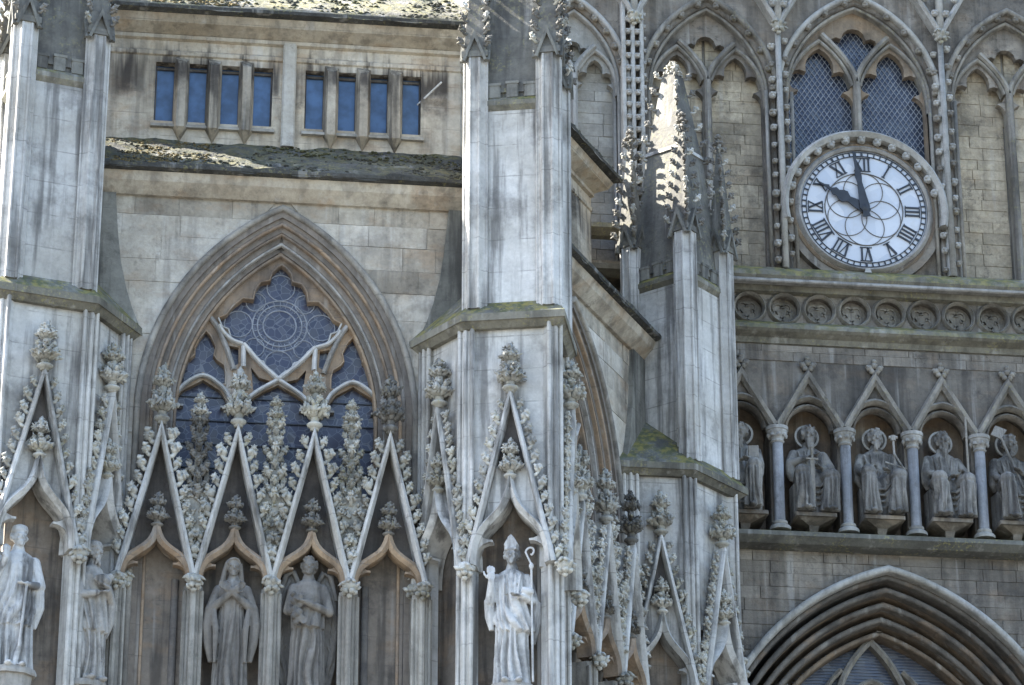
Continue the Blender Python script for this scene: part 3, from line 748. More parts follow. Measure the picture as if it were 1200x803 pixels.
# ================================================================== BUTTRESSES
T_, H_ = .985, .785
def make_buttress(label, loc, rz):
    root = thing('buttress', label, 'buttress', loc, rz, 'pinnacled buttresses at the corners of the porch')
    def penta(o, yb=.85):
        """plan offset outwards by o"""
        r2 = o * sqrt(2); x = H_ + o; y = -T_ - r2 + x
        return [(-x, y), (0, -T_ - r2), (x, y), (x, yb), (-x, yb)]
    b = MB(); b.hprism(penta(-.30), 0, 14.5); b.build('niche_core', 'niche_stone', root)
    b = MB(); b.hprism(penta(-.07), 14.42, 16.55); b.build('body', 'pale_limestone', root)
    def shaft(px, py, ang, z0, z1, w_=.085, r=.036, name='shaft', mat='pale_limestone'):
        b = MB(); b.hprism([(w_, w_), (-w_, w_), (-w_, -w_ + .035), (-w_ + .035, -w_), (w_ - .035, -w_), (w_, -w_ + .035)][::-1], z0, z1)
        for qx, qy in ((-w_, -w_), (w_, -w_), (0, -w_ - .01)): b.tube([(qx, qy, z0), (qx, qy, z1)], r * .75, 8)
        b.move(Matrix.Translation((px, py, 0)) @ Matrix.Rotation(ang, 4, 'Z')); return b.build(name, mat, root, True, 40)
    for px, py, a in ((0, -T_ + .15, 0), (-H_ + .12, -.2 + .06, radians(-67)), (H_ - .12, -.2 + .06, radians(67)), (-H_ + .1, .62, radians(-90)), (H_ - .1, .62, radians(90))):
        shaft(px, py, a, 0, 16.54)
    # set-off
    b = MB(); b.hprism(penta(.0), 16.46, 16.53, penta(.07)); b.hprism(penta(.09), 16.53, 16.62); b.build('set_off', 'eaves_stone', root)
    b = MB(); pt = penta(.09); top = [(-.12, .1), (0, -.02), (.12, .1), (.12, .85), (-.12, .85)]; b.hprism(pt, 16.62, 17.50, top); b.build('weathering', 'weathering', root)
    # upper shaft: square set diagonally about (0,-.2)
    cy = -T_ + H_
    dm = lambda r: [(0, cy - r), (r, cy), (0, cy + r), (-r, cy)]
    b = MB(); b.hprism(dm(.66), 16.62, 19.42); b.build('upper_shaft', 'pale_limestone', root)
    b = MB(); b.hprism(dm(.72), 16.70, 16.78, dm(.66)); b.build('base_course', 'weathering', root)
    b = MB(); b.hprism(dm(.66), 19.36, 19.42, dm(.73)); b.hprism(dm(.73), 19.42, 19.48); b.hprism(dm(.73), 19.48, 19.54, dm(.66)); b.build('ledge', 'eaves_stone', root)
    # battlement
    b = MB(); b.hprism(dm(.60), 19.5, 19.66); b.build('parapet', 'spire_stone', root)
    for q in range(4):
        a = q * pi / 2 + pi / 4
        for u in (-.22, 0, .22):
            b = MB(); b.box(u - .075, u + .075, -.48, -.40, 19.54, 19.70 + .02 * (u == 0), .015); b.box(u - .082, u + .082, -.487, -.39, 19.70 + .02 * (u == 0), 19.735 + .02 * (u == 0))
            b.move(Matrix.Translation((0, cy, 0)) @ Matrix.Rotation(a, 4, 'Z')); b.build('merlon', 'stained_wall', root)
    # corner shafts with gablets and crocketed spirelets
    for q in range(4):
        a = q * pi / 2; px, py = sin(a) * .63, cy - cos(a) * .63
        b = MB(); d = .155
        o8 = d * .95; b.hprism([(o8 * cos(radians(22.5 + 45 * i)), o8 * sin(radians(22.5 + 45 * i))) for i in range(8)], 16.72, 20.08)
        for k in range(8): b.tube([(cos(pi / 8 + k * pi / 4) * o8, sin(pi / 8 + k * pi / 4) * o8, 16.72), (cos(pi / 8 + k * pi / 4) * o8, sin(pi / 8 + k * pi / 4) * o8, 20.05)], .02, 6)
        b.move(Matrix.Translation((px, py, 0)) @ Matrix.Rotation(a, 4, 'Z')); b.build('corner_shaft', 'pale_limestone', root, True, 40)
        b = MB(); d = .16; sq = [(-d, -d), (d, -d), (d, d), (-d, d)]
        b.hprism(sq, 20.06, 20.14); b.hprism([(x * .85, y * .85) for x, y in sq], 20.14, 21.75, [(x * .12, y * .12) for x, y in sq])
        b.move(Matrix.Translation((px, py, 0)) @ Matrix.Rotation(a + pi / 4, 4, 'Z')); sp = b.build('spirelet', 'spire_stone', root)
        for k in range(4):
            b = MB(); b.sweep([(-.135, 20.0), (0, 20.36), (.135, 20.0)], [(.018, -.185), (-.018, -.185), (-.018, -.12), (.018, -.12)])
            b.move(Matrix.Translation((px, py, 0)) @ Matrix.Rotation(a + pi / 4 + k * pi / 2, 4, 'Z')); b.build('gablet', 'stained_wall', sp)
        for k in range(4):
            e = a + k * pi / 2
            for j in range(9):
                t_ = .08 + .88 * j / 8; rr = .85 * .16 * sqrt(2) * (1 - t_) + .12 * .16 * t_
                ex = Vector((sin(e), -cos(e)))
                put('crocket', (CROCKD + CROCK)[(j + k) % 4], sp, (px + ex.x * (rr + .0), py + ex.y * (rr + .0), 20.14 + 1.61 * t_), rz=e - pi / 2, scale=1.0 - .2 * t_)
        put('finial', FIN[1], sp, (px, py, 21.70), scale=(.55, .55, .4))
    # central spire
    b = MB(); b.hprism(dm(.64), 19.62, 21.5, dm(.40)); b.hprism(dm(.40), 21.5, 22.8, dm(.15)); spire = b.build('spire', 'spire_stone', root)
    for q in range(4):
        a = q * pi / 2; ex = Vector((sin(a), -cos(a)))
        for j in range(12):
            t_ = .10 + .86 * j / 11; rr = (.64 - .24 * t_ / .5646 if t_ < .5646 else .40 - .25 * (t_ - .5646) / .4354)
            put('crocket', (CROCKD + CROCK)[(j + q) % 5], spire, (ex.x * rr, cy + ex.y * rr, 19.62 + 3.33 * t_), rz=a - pi / 2, scale=1.1 - .2 * t_)
    put('finial', FIN[0], spire, (0, cy, 22.7), scale=(.9, .9, .6))
    b = MB(); b.hprism(dm(.43), 21.50, 21.56, dm(.41)); b.build('spire_band', 'pale_limestone', spire)
    # gables on the two front faces and the two flanks
    for ci, (ox, oy, a, hw, off) in enumerate(((-H_ / 2, (-.2 - T_) / 2, -pi / 4, .49, .10), (H_ / 2, (-.2 - T_) / 2, pi / 4, .49, .10), (-H_, .24, -pi / 2, .45, .06), (H_, .24, pi / 2, .45, .06))):
        Mx = Matrix.Translation((ox, oy, 0)) @ Matrix.Rotation(a, 4, 'Z')
        g = bpy.data.objects.new('gable_frame', None)
        b = MB(); y = -off; wd = .085; h = wd / 2
        b.sweep([(-hw, 13.5), (0, 15.58), (hw, 13.5)], [(h, y), (h * .5, y - .03), (-h * .3, y - .035), (-h, y + .02), (-h, y + .14), (h, y + .14)])
        b.move(Mx); g = b.build('gable', 'pale_limestone', root)
        og = ogee(hw - .05, 13.5, 14.55, 12)
        b = MB(); b.sweep(og, [(.045, y + .02), (.01, y - .045), (-.045, y + .02), (-.045, y + .34), (.045, y + .34)]); b.move(Mx); b.build('ogee_arch', 'pale_limestone', g, True, 40)
        b = MB()   # web between ogee and gable, set back
        poly = [(hw - .06, 13.62), (.20, 14.68), (0, 14.9), (-.20, 14.68), (-hw + .06, 13.62)] + [q for q in og if q[1] > 13.62]
        b.plate(poly, [], y + .10, y + .15); b.move(Mx); b.build('spandrel', 'pale_limestone', g)
        b = MB(); b.plate([(.23, 14.62), (0, 15.50), (-.23, 14.62)], [], y + .125, y + .145); b.move(Mx); b.build('dark_gable_panel', 'dark_stone', g)  # added dark plate: shade of the hollow upper gable put into its colour
        for s in (-1, 1):
            b = MB(); b.plate(cusp_poly([(hw - .06, 13.6), (hw - .065, 14.02)], (.21, 13.80), s), [], y + .06, y + .2); b.move(Mx); b.build('cusp', 'pale_limestone', g)
            st = [o for o in range(0)]
            d = Vector((-s * hw, 2.08)).normalized()
            nx, nz = (s * abs(d.y), abs(d.x))
            rd = random.Random(ci * 2 + s)
            for i in range(12):
                t_ = .06 + .88 * i / 11; x = s * hw * (1 - t_); z_ = 13.5 + 2.08 * t_
                X = Vector((nx, 0, nz)); Z = Vector((d.x, 0, d.y)); Y = Z.cross(X)
                m = Mx @ Matrix.Translation((x + nx * .025, y + .04, z_ + nz * .025)) @ Matrix((X, Y, Z)).transposed().to_4x4()
                o = put('crocket', rd.choice(CROCK), g, m.to_translation(), scale=1.15 * rd.uniform(.85, 1.15)); o.rotation_euler = m.to_euler()
        for sz, zz, mk in ((1.05, 15.6, 0), (.85, 14.52, 2)):
            m = Mx @ Matrix.Translation((0, y + .02, zz)); put('finial', FIN[mk], g, m.to_translation(), scale=(sz * 1.1, sz * 1.1, sz * 1.02), rz=ci)
    for px, py in ((0, -T_ - .1), (-H_ - .05, -.30), (H_ + .05, -.30), (-H_ - .06, .68), (H_ + .06, .68)):
        put('boss', BOSS[0], root, (px, py, 13.46), scale=1.0, rz=px * 3)
    return root
but1 = make_buttress('pinnacled corner buttress at left edge of picture, statues in its gabled niches', (-S / 2, 0, 0), radians(-30))
index_kids()
but2 = copy_tree(but1); but2.location = (S / 2, 0, 0); but2.rotation_euler = (0, 0, radians(30)); but2['label'] = 'pale corner buttress holding the white bishop statue in its niche'
but3 = copy_tree(but1); but3.location = (S, AP, 0); but3.rotation_euler = (0, 0, radians(90)); but3['label'] = 'buttress with dark crocketed pinnacle standing before the tower, left of the seated figures'
# pedestals under the statues are parts of their buttresses (built with the statues)

# ================================================================== TOWER
TX, TY = 8.70, 6.0
tower = thing('tower', 'soot-darkened stone church tower with blind arcading and roundel frieze', 'tower', (TX, TY, 0))
def tp(b, name, mat, parent=None, smooth=False, angle=None): return b.build(name, mat, parent or tower, smooth, angle)
BAYS = [(0.0, 1.13, 23.25, 1.62), (-2.24, .93, 23.20, 1.50), (2.31, .95, 23.25, 1.52), (-4.22, .70, 23.25, 1.30)]   # centre, half width, springing, rise
SILL = 20.46
LOW = dict(hw=2.35, zs=13.33, rise=2.60)
XL, XR = -5.6, 5.2
b = MB()
holes = [list(reversed(arch(hw, zs, ri, 14, c, SILL))) for c, hw, zs, ri in BAYS]
b.plate([(XL, 20.2), (XR, 20.2), (XR, 28.5), (XL, 28.5)], holes, .0, .6); b.box(XL, XR, .6, 6, 20.2, 28.5)
upw = tp(b, 'wall', 'tower_stone')
b = MB(); b.plate([(XL, 16.2), (XR, 16.2), (XR, 20.2), (XL, 20.2)], [], .42, .6); midw = tp(b, 'wall', 'tower_stone')
b = MB(); b.plate([(XL, 10.5), (XR, 10.5), (XR, 16.2), (XL, 16.2)], [list(reversed(arch(2.57, 12.55, 3.35, 24, .08, 10.8)))], .0, 1.1); lww = tp(b, 'wall', 'tower_stone')
b = MB(); b.box(XL, XR, 0, 1.1, 0, 10.498); b.box(XL, XR, 1.1, 6, 0, 20.198); tp(b, 'wall', 'tower_stone')
# ---- bays of the clock stage
def foil_bar(path, w_, y0, y1, name, mat, par):
    b = MB(); h = w_ / 2; c = w_ * .3
    b.sweep(path, [(h, y0 + c * 1.4), (h - c, y0), (-h + c, y0), (-h, y0 + c * 1.4), (-h, y1), (h, y1)]); return tp(b, name, mat, par, True, 35)
rdb = random.Random(12)
for bi, (c, hw, zs, ri) in enumerate(BAYS):
    pale = bi == 3; tm = 'tower_pale' if pale else 'tower_tracery'
    lw = hw / 2 - .075; lc = hw / 2 - .03
    lz = zs - .02
    holes = [foil_head(c + s * lc, lw, lz, SILL + .02, .98) for s in (-1, 1)]
    k = hw / 1.13
    top = []
    tri = [(0, .60), (.16, .80), (.33, 1.02)]
    rt = arc3((.05, .62), (.24, .78), (.34, .98), 4) + arc3((.36, 1.02), (.30, 1.12), (.19, 1.10), 3) + arc3((.18, 1.12), (.14, 1.22), (0, 1.28), 3)
    rt = [(x * k, z_ * k) for x, z_ in rt]
    top = [(c, zs + .52 * k)] + [(c + x, zs + z_) for x, z_ in rt] + [(c - x, zs + z_) for x, z_ in reversed(rt[:-1])]
    outer = arch(hw - .02, zs, ri - .03, 14, c, SILL - .02)
    b = MB(); b.plate(list(reversed(outer)), [list(reversed(h)) for h in holes] + [top], .17, .30)
    panel = tp(b, 'tracery_panel', 'tower_pale' if pale else ('tower_warm' if bi == 0 else 'tower_stone'))
    # backing: glass in the clock bay, coursed stone elsewhere
    if bi == 0:
        b = MB(); b.box(c - hw, c + hw, .36, .38, SILL, zs + ri); gl = tp(b, 'window_glass', 'lattice_glass')
        b = MB(); st = .085; zt = zs + ri
        for d in (-1, 1):
            n = int((zt - 22.2 + 2 * hw) / st)
            for i in range(n):
                # lines x*1.35*d + z = const, clipped to the light openings
                z0 = 21.2 + i * st * 1.45
                pts = []
                for xx in (c - hw, c + hw):
                    zz = z0 + d * 1.5 * (xx - c); pts.append((xx, zz))
                (xa, za), (xb, zb_) = pts
                t0, t1 = 0., 1.
                lo, hi = 22.0, zt
                for val in (lo, hi):
                    pass
                if za > zb_: xa, za, xb, zb_ = xb, zb_, xa, za
                if zb_ < lo or za > hi: continue
                if za < lo: xa += (xb - xa) * (lo - za) / (zb_ - za); za = lo
                if zb_ > hi: xb = xa + (xb - xa) * (hi - za) / (zb_ - za); zb_ = hi
                b.tube([(xa, .345, za), (xb, .345, zb_)], .006, 4)
        tp(b, 'lead_lattice', 'pale_lead', gl)
    else:
        def span(z0, z1, c=c, hw=hw, zs=zs, ri=ri):
            if z1 < zs: return [(c - hw, c - .05), (c + .05, c + hw)]
            r = (hw * hw + ri * ri) / (2 * hw); q = sqrt(max(r * r - (min(z1, zs + ri) - zs)**2, 0)) - (r - hw); q = max(q, .12)
            return [(c - q, c - .02), (c + .02, c + q)]
        b = MB(); b.box(c - hw, c + hw, .40, .44, SILL, zs + ri); back = tp(b, 'panel_back', 'tower_tracery')
        ashlar(back, 'pale_block' if pale else 'tower_block', span, SILL, zs + ri * .75, .358, .17, .42, random.Random(bi + 4), jit=.006)
    # centre mullion forking into two sub-arches
    foil_bar([(c, SILL), (c, zs + .34 * k)], .10, .03, .3, 'mullion', tm, panel)
    for s in (-1, 1):
        foil_bar([(c + s * v, z_) for v, z_ in bez((0, zs + .30 * k), (.0, zs + .52 * k), (.16 * k, zs + .78 * k), (.50 * k, zs + 1.12 * k), 10)], .085, .05, .3, 'tracery_bar', tm, panel)
        foil_bar([(c + s * v, z_) for v, z_ in bez((hw - .06, zs - .1), (hw - .07, zs + .4 * k), (hw - .20 * k, zs + .75 * k), (lc, zs + 1.02 * k), 10)], .06, .08, .3, 'tracery_bar', tm, panel)
        foil_bar([(c + s * v, z_) for v, z_ in bez((.06, zs + .3), (.09, zs + .5 * k), (.25 * k, zs + .8 * k), (lc, zs + 1.02 * k), 10)], .05, .10, .3, 'tracery_bar', tm, panel)
        foil_bar([(c + s * (hw - .035), SILL), (c + s * (hw - .035), zs)], .07, .06, .3, 'jamb_shaft', tm, panel)
    # arch mouldings
    path = arch(hw, zs, ri, 16, c, SILL)
    for n0, n1, y0, mt in ((.13, .05, -.10, 'tower_pale' if bi in (0, 3) else 'tower_tracery'), (.05, -.02, .0, 'tower_stone'), (-.02, -.07, .04, tm)):
        b = MB(); b.sweep(path, order(n0, n1, y0, .3, 'roll')); tp(b, 'arch_moulding', mt, None, True, 40)
    # ball flowers in the hollow between the mouldings
    cum = arch(hw + .04 - .01, zs, ri + .05, 12, c)
    for (x, z_) in cum[1:-1:2]:
        put('ball_flower', BALL, tower, (x, -.03, z_), scale=1.15)
# shafts and ball-flower strips between the bays
STR = [(-1.21, 0), (1.24, 0), (-3.36, 1)]
for x, kind in STR:
    tm = 'tower_pale'
    if kind == 0:
        for u in (-.0,):
            b = MB(); b.tube([(x, -.12, SILL - .02), (x, -.12, 24.25)], .045, 8); tp(b, 'shaft', tm, None, True)
        for j in range(14):
            zz = 20.62 + j * .265 + rdb.uniform(-.03, .03)
            for u in (-.10, .10): put('ball_flower', BALLP if j % 3 else BALL, tower, (x + u, -.10 + .03 * rdb.random(), zz + u * .5), scale=rdb.uniform(.9, 1.3))
        b = MB()
        for u in (-.19, .19):
            b.tube([(x + u, -.04, SILL - .02), (x + u, -.04, 23.3)], .03, 6)
        tp(b, 'shaft', 'tower_tracery', None, True)
    else:
        b = MB()
        for u in (-.155, -.02, .11): b.box(x + u - .03, x + u + .03, -.16, .05, SILL - .5, 25.6, .012)
        tp(b, 'pierced_strip', tm)
        for j in range(26):
            zz = 20.7 + j * .20
            for u in (-.09, .045): 
                b = MB(); b.box(x + u - .05, x + u + .05, -.12, -.06, zz - .012, zz + .03); bl = put('ball_flower', BALLP, tower, (x + u, -.14, zz), scale=.95)
                b.build('rung', tm, tower)
            put('ball_flower', BALLP, tower, (x + .15, -.13, zz + .09), scale=.7)
    # corbel and the feet of two gables
    z0 = 24.32
    cb = put('corbel', BOSS[0], tower, (x, -.2, z0), scale=1.0)
    for s in (-1, 1):
        b = MB(); b.sweep([(x + s * .02, z0 + .06), (x + s * 1.15, z0 + 2.1)] if s > 0 else [(x - 1.15, z0 + 2.1), (x - .02, z0 + .06)], [(.04, -.2), (0, -.24), (-.04, -.2), (-.04, 0), (.04, 0)]); gb = tp(b, 'gable_bar', 'tower_pale')
        for j in range(7):
            t_ = .12 + j * .12; put('ball_flower', BALLP, gb, (x + s * (.02 + 1.13 * t_ - .07), -.22, z0 + .06 + 2.04 * t_ + .04), scale=1.15)
    b = MB(); b.tube([(x, -.18, z0), (x, -.18, z0 + 2.0)], .06, 8); tp(b, 'pinnacle_shaft', 'tower_pale', None, True)
    b = MB(); b.plate([(x, z0 + .05), (x + .8, z0 + 1.5), (x - .8, z0 + 1.5)], [], -.10, -.02); tp(b, 'spandrel_panel', 'tower_tracery')
# ---- cornice, frieze, lower string
X0, X1 = -3.0, XR
b = MB(); b.run([(.0, 20.47), (-.06, 20.46), (-.30, 20.30), (-.33, 20.22), (-.30, 20.18), (-.16, 20.13), (-.12, 20.06), (.0, 20.04)], X0, X1); tp(b, 'cornice', 'eaves_stone')
b = MB(); b.run([(-.30, 20.18), (-.32, 20.16), (-.32, 20.135), (-.30, 20.12), (-.2, 20.12), (-.2, 20.18)], X0, X1); tp(b, 'gutter_rail', 'pale_moulding')
b = MB(); b.run([(.1, 19.62), (-.04, 19.62), (-.24, 19.50), (-.26, 19.43), (-.22, 19.40), (-.10, 19.35), (-.06, 19.28), (.1, 19.27)], X0, X1); tp(b, 'string_course', 'eaves_stone')
RX = [6.95 - TX + .5085 * k for k in range(-2, 13)]
b = MB(); b.plate([(X0, 19.58), (X1, 19.58), (X1, 20.08), (X0, 20.08)], [list(reversed(circ(x, 19.83, .215, 24))) for x in RX if X0 + .2 < x < X1 - .2], -.02, .14); fr = tp(b, 'frieze', 'tower_stone')
for x in RX:
    if not X0 + .2 < x < X1 - .2: continue
    b = MB(); b.sweep(circ(x, 19.83, .224, 28), [(.028, -.03), (0, -.085), (-.03, -.03), (-.03, .05), (.028, .0)], True)
    rg = tp(b, 'roundel', 'tower_tracery', fr, True, 40)
    b = MB(); b.sweep(lobes(x, 19.835, .085, 4, .07, 7, pi / 4), [(.014, .105), (-.014, .105), (-.014, .14), (.014, .14)], True); tp(b, 'trefoil', 'tower_tracery', fr)
    b = MB(); b.plate([(x - .21, 19.62), (x + .21, 19.62), (x + .21, 20.05), (x - .21, 20.05)], [], .128, .139); tp(b, 'roundel_back', 'tower_tracery', fr)
# side return behind the porch: a moss-topped string and plain wall
b = MB(); b.run([(.0, 21.05), (-.2, 20.96), (-.22, 20.88), (-.1, 20.80), (.0, 20.78)], XL, -3.55); tp(b, 'string_course', 'eaves_stone')
b = MB(); b.run([(-.1, 20.35), (-.3, 20.28), (-.3, 20.2), (-.1, 20.15)], XL, -3.0); tp(b, 'string_course', 'weathering')

# ------------------------------------------------------------------ arcade of seated figures
arcade = thing('niche_arcade', 'row of gabled niches on dark columns sheltering the seated figures, below the frieze', 'arcade', (TX, TY, 0))
def ap_(b, name, mat, parent=None, smooth=False, angle=None): return b.build(name, mat, parent or arcade, smooth, angle)
PX = .963; NC = [6.79 - TX + PX * k for k in range(-1, 6)]
b = MB(); b.run([(.42, 16.46), (-.02, 16.46), (-.26, 16.40), (-.36, 16.36), (-.36, 16.30), (-.24, 16.22), (.05, 16.19), (.42, 16.19)], -3.0, XR); ap_(b, 'ledge', 'weathering')
out = [(-3.0, 17.94)]
for x in NC:
    if -2.6 < x < 4.7: out += [(x - .40, 17.94)] + arch(.40, 18.0, .46, 10, x) + [(x + .40, 17.94)]
out += [(XR, 17.94), (XR, 19.28), (-3.0, 19.28)]
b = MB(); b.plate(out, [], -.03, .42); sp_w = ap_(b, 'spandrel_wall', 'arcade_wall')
ashlar(sp_w, 'tower_stone', lambda a, c: [(-2.3, 3.2)], 19.02, 19.26, -.045, .12, .55, random.Random(22), jit=.004)
ashw = random.Random(8)
for x in NC:
    if not -2.6 < x < 4.7: continue
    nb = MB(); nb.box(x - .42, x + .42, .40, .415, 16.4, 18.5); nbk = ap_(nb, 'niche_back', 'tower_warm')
    b = MB(); b.sweep([(x - .46, 18.02), (x, 18.80), (x + .46, 18.02)], [(.055, -.09), (.03, -.16), (-.02, -.15), (-.06, -.09), (-.06, .0), (.055, .0)]); g = ap_(b, 'gable', 'tower_tracery')
    b = MB(); b.sweep([(x - .43, 17.96), (x - .43, 18.02)] + arch(.40, 18.02, .44, 10, x)[1:-1] + [(x + .43, 18.02), (x + .43, 17.96)], [(.035, -.09), (.0, -.12), (-.035, -.07), (-.035, .02), (.035, .02)]); ap_(b, 'arch_moulding', 'tower_tracery', g, True, 40)
    b = MB(); b.sweep(arch(.335, 18.0, .36, 10, x), [(.03, -.02), (0, -.05), (-.03, -.01), (-.03, .1), (.03, .1)]); ap_(b, 'inner_moulding', 'tower_stone', g, True, 40)
    b = MB(); r_ = .05
    b.tube([(x, -.08, 18.78), (x, -.08, 18.90)], .03, 6)
    for dx, dz, r in ((-.07, .15, .048), (.07, .15, .048), (0, .19, .05), (-.04, .10, .042), (.04, .10, .042), (0, .255, .038), (-.10, .17, .03), (.10, .17, .03)): b.blob((x + dx, -.09, 18.80 + dz), r, .4, dx * 10)
    ap_(b, 'finial', 'tower_tracery', g, True)
    # corbel bracket carrying the figure
    b = MB(); b.hprism([(x - .05, -.06), (x + .05, -.06), (x + .04, .4), (x - .04, .4)], 16.40, 16.54, [(x - .07, -.12), (x + .07, -.12), (x + .07, .4), (x - .07, .4)])
    b.hprism([(x - .07, -.12), (x + .07, -.12), (x + .07, .4), (x - .07, .4)], 16.54, 16.62, [(x - .25, -.26), (x + .25, -.26), (x + .25, .4), (x - .25, .4)])
    b.box(x - .29, x + .29, -.30, .4, 16.622, 16.675, .015); ap_(b, 'bracket', 'tower_stone')
CM = MB(); CM.tube([(0, 0, 16.56), (0, 0, 17.74)], .075, 14); CM = CM.mesh('column', 'column_stone', True, 50)
CAP = MB(); CAP.lathe([(.085, 17.73), (.10, 17.75), (.085, 17.77), (.10, 17.82), (.145, 17.87), (.145, 17.90), (.16, 17.91), (.16, 17.96), (.12, 17.965)], n=16)
for i in range(8): CAP.blob((cos(i * pi / 4) * .12, sin(i * pi / 4) * .12, 17.835), (.035, .035, .04), .5, i, ico=ICO1)
CAP = CAP.mesh('capital', 'tower_pale', True, 50)
BAS = MB(); BAS.lathe([(.15, 16.44), (.15, 16.48), (.135, 16.50), (.10, 16.52), (.11, 16.54), (.10, 16.57), (.076, 16.58)], n=16); BAS = BAS.mesh('base', 'tower_pale', True, 50)
for k in range(6):
    x = 7.27 - TX + PX * (k - 1)
    co = put('column', CM, arcade, (x, -.14, 0)); put('capital', CAP, co); put('base', BAS, co)
    b = MB(); b.box(x - .09, x + .09, -.02, .42, 16.45, 17.93); ap_(b, 'pier', 'tower_stone')

# ------------------------------------------------------------------ lower wall, stones, and the wide arched window at the foot
def lowspan(z0, z1):
    r = 3.5; zt = max(z0 - 12.55, 0)
    q = sqrt(max(r * r - zt * zt, 0)) - .9 + .12 if z0 < 15.95 else 0
    if q <= 0: return [(-2.4, 3.2)]
    return [(-2.4, -q + .08), (q + .08, 3.2)]
ashlar(lww, 'tower_stone', lowspan, 13.9, 16.17, -.012, .17, .46, random.Random(21), jit=.008)
lowwin = thing('arched_window', 'wide pointed window with many dark moulded orders at lower right of tower', 'window', (TX, TY, 0))
path = arch(2.6, 12.55, 3.38, 28, .08, 10.6)
for i, (n0, n1, y0, mt, kd) in enumerate(((.08, -.02, -.16, 'tower_pale', 'roll'), (-.02, -.09, -.02, 'low_arch_stone', 'roll'), (-.09, -.16, .10, 'low_arch_stone', 'hollow'), (-.16, -.24, .08, 'low_arch_stone', 'roll'), (-.24, -.31, .26, 'tower_warm', 'hollow'),
        (-.31, -.39, .26, 'low_arch_stone', 'roll'), (-.39, -.46, .44, 'tower_warm', 'hollow'), (-.46, -.54, .44, 'low_arch_stone', 'roll'), (-.54, -.61, .60, 'tower_warm', 'hollow'), (-.61, -.68, .60, 'tower_warm', 'roll'))):
    b = MB(); b.sweep(path, order(n0, n1, y0, 1.0, kd)); b.build('hood_mould' if i == 0 else 'arch_moulding', mt, lowwin, True, 40)
b = MB(); b.plate(arch(1.95, 12.55, 2.68, 18, .08, 10.7), [], .90, .92); lg = b.build('window_glass', 'dim_glass', lowwin)
b = MB()
for k in range(34):
    zz = 14.0 + k * .045; b.box(-1.4, 1.45, .885, .895, zz, zz + .006)
b.build('lead_line', 'lead_came', lg)
for nm, pth, w_, mt in (('tracery_bar', arch(.56, 13.9, 1.28, 12, -.02, 13.5), .09, 'tower_tracery'), ('tracery_ring', arch(.38, 14.1, .50, 12, -.02, 13.5), .08, 'tower_tracery'), ('tracery_ring', circ(-.02, 14.2, .17, 20) + [(.15, 14.2)], .05, 'tower_warm'),
        ('mullion', [(-.85, 13.0), (-.85, 14.0)], .09, 'tower_pale'), ('mullion', [(.85, 13.0), (.85, 14.0)], .09, 'tower_pale'),
        ('tracery_bar', bez((-.85, 14.0), (-.9, 14.25), (-1.2, 14.45), (-1.25, 14.5), 6), .07, 'tower_pale'), ('tracery_bar', bez((-.85, 14.0), (-.8, 14.3), (-.7, 14.5), (-.45, 14.75), 6), .07, 'tower_tracery'),
        ('tracery_bar', bez((.85, 14.0), (.8, 14.3), (.7, 14.5), (.42, 14.75), 6), .07, 'tower_tracery'), ('tracery_bar', bez((.85, 14.0), (.9, 14.25), (1.2, 14.45), (1.3, 14.5), 6), .07, 'tower_pale')):
    b = MB(); h = w_ / 2; b.sweep(pth, [(h, .74), (0, .70), (-h, .74), (-h, .9), (h, .9)]); b.build(nm, mt, lowwin, True, 40)

# ================================================================== CLOCK
CZ = 21.45
clock = thing('clock', 'white glass tower clock with black Roman numerals in a ring of stone ball flowers', 'clock', (TX - .02, TY, CZ))
R0 = .935
b = MB(); b.plate(circ(0, 0, R0, 64), [], -.06, -.03); dial = b.build('dial', 'opal_glass', clock)
b = MB(); b.sweep(circ(0, 0, .975, 72), [(.04, -.02), (.035, -.10), (.0, -.13), (-.045, -.07), (-.045, .1), (.04, .1)][::-1], True); b.build('dial_rim', 'pale_moulding', clock, True, 40)
b = MB(); b.sweep(circ(0, 0, 1.04, 72), [(.025, -.06), (.0, -.08), (-.03, -.05), (-.03, .15), (.025, .15)][::-1], True); b.build('hollow_ring', 'tower_warm', clock, True, 40)
top = [(1.185 * cos(a), 1.185 * sin(a)) for a in [radians(-12 + 204 * i / 48) for i in range(49)]]
b = MB(); b.sweep(top[::-1], [(.045, -.16), (.0, -.22), (-.06, -.16), (-.06, .1), (.045, .1)]); b.build('hood_mould', 'tower_pale', clock, True, 40)
b = MB(); b.plate(circ(0, 0, 1.18, 48), [list(reversed(circ(0, 0, 1.04, 48)))], -.03, .12); b.build('surround', 'tower_stone', clock)
for k in range(13):
    a = radians(16 + 148 * k / 12); put('ball_flower', BALLP, clock, (1.10 * cos(a), -.10, 1.10 * sin(a)), scale=1.35)
YN = -.068
def strip(pts, w_, y=YN, th=.012):
    b.sweep(pts, [(w_ / 2, y - th), (-w_ / 2, y - th), (-w_ / 2, y), (w_ / 2, y)])
b = MB()
for r in (.915, .85): b.sweep(circ(0, 0, r, 72), [(.005, YN - .01), (-.005, YN - .01), (-.005, YN + .005), (.005, YN + .005)], True)
for k in range(60):
    a = 2 * pi * k / 60; strip([(.85 * cos(a), .85 * sin(a)), (.92 * cos(a), .92 * sin(a))], .018 if k % 5 else .03)
b.build('minute_track', 'iron_black', clock)
ROM = ['XII', 'I', 'II', 'III', 'IIII', 'V', 'VI', 'VII', 'VIII', 'IX', 'X', 'XI']
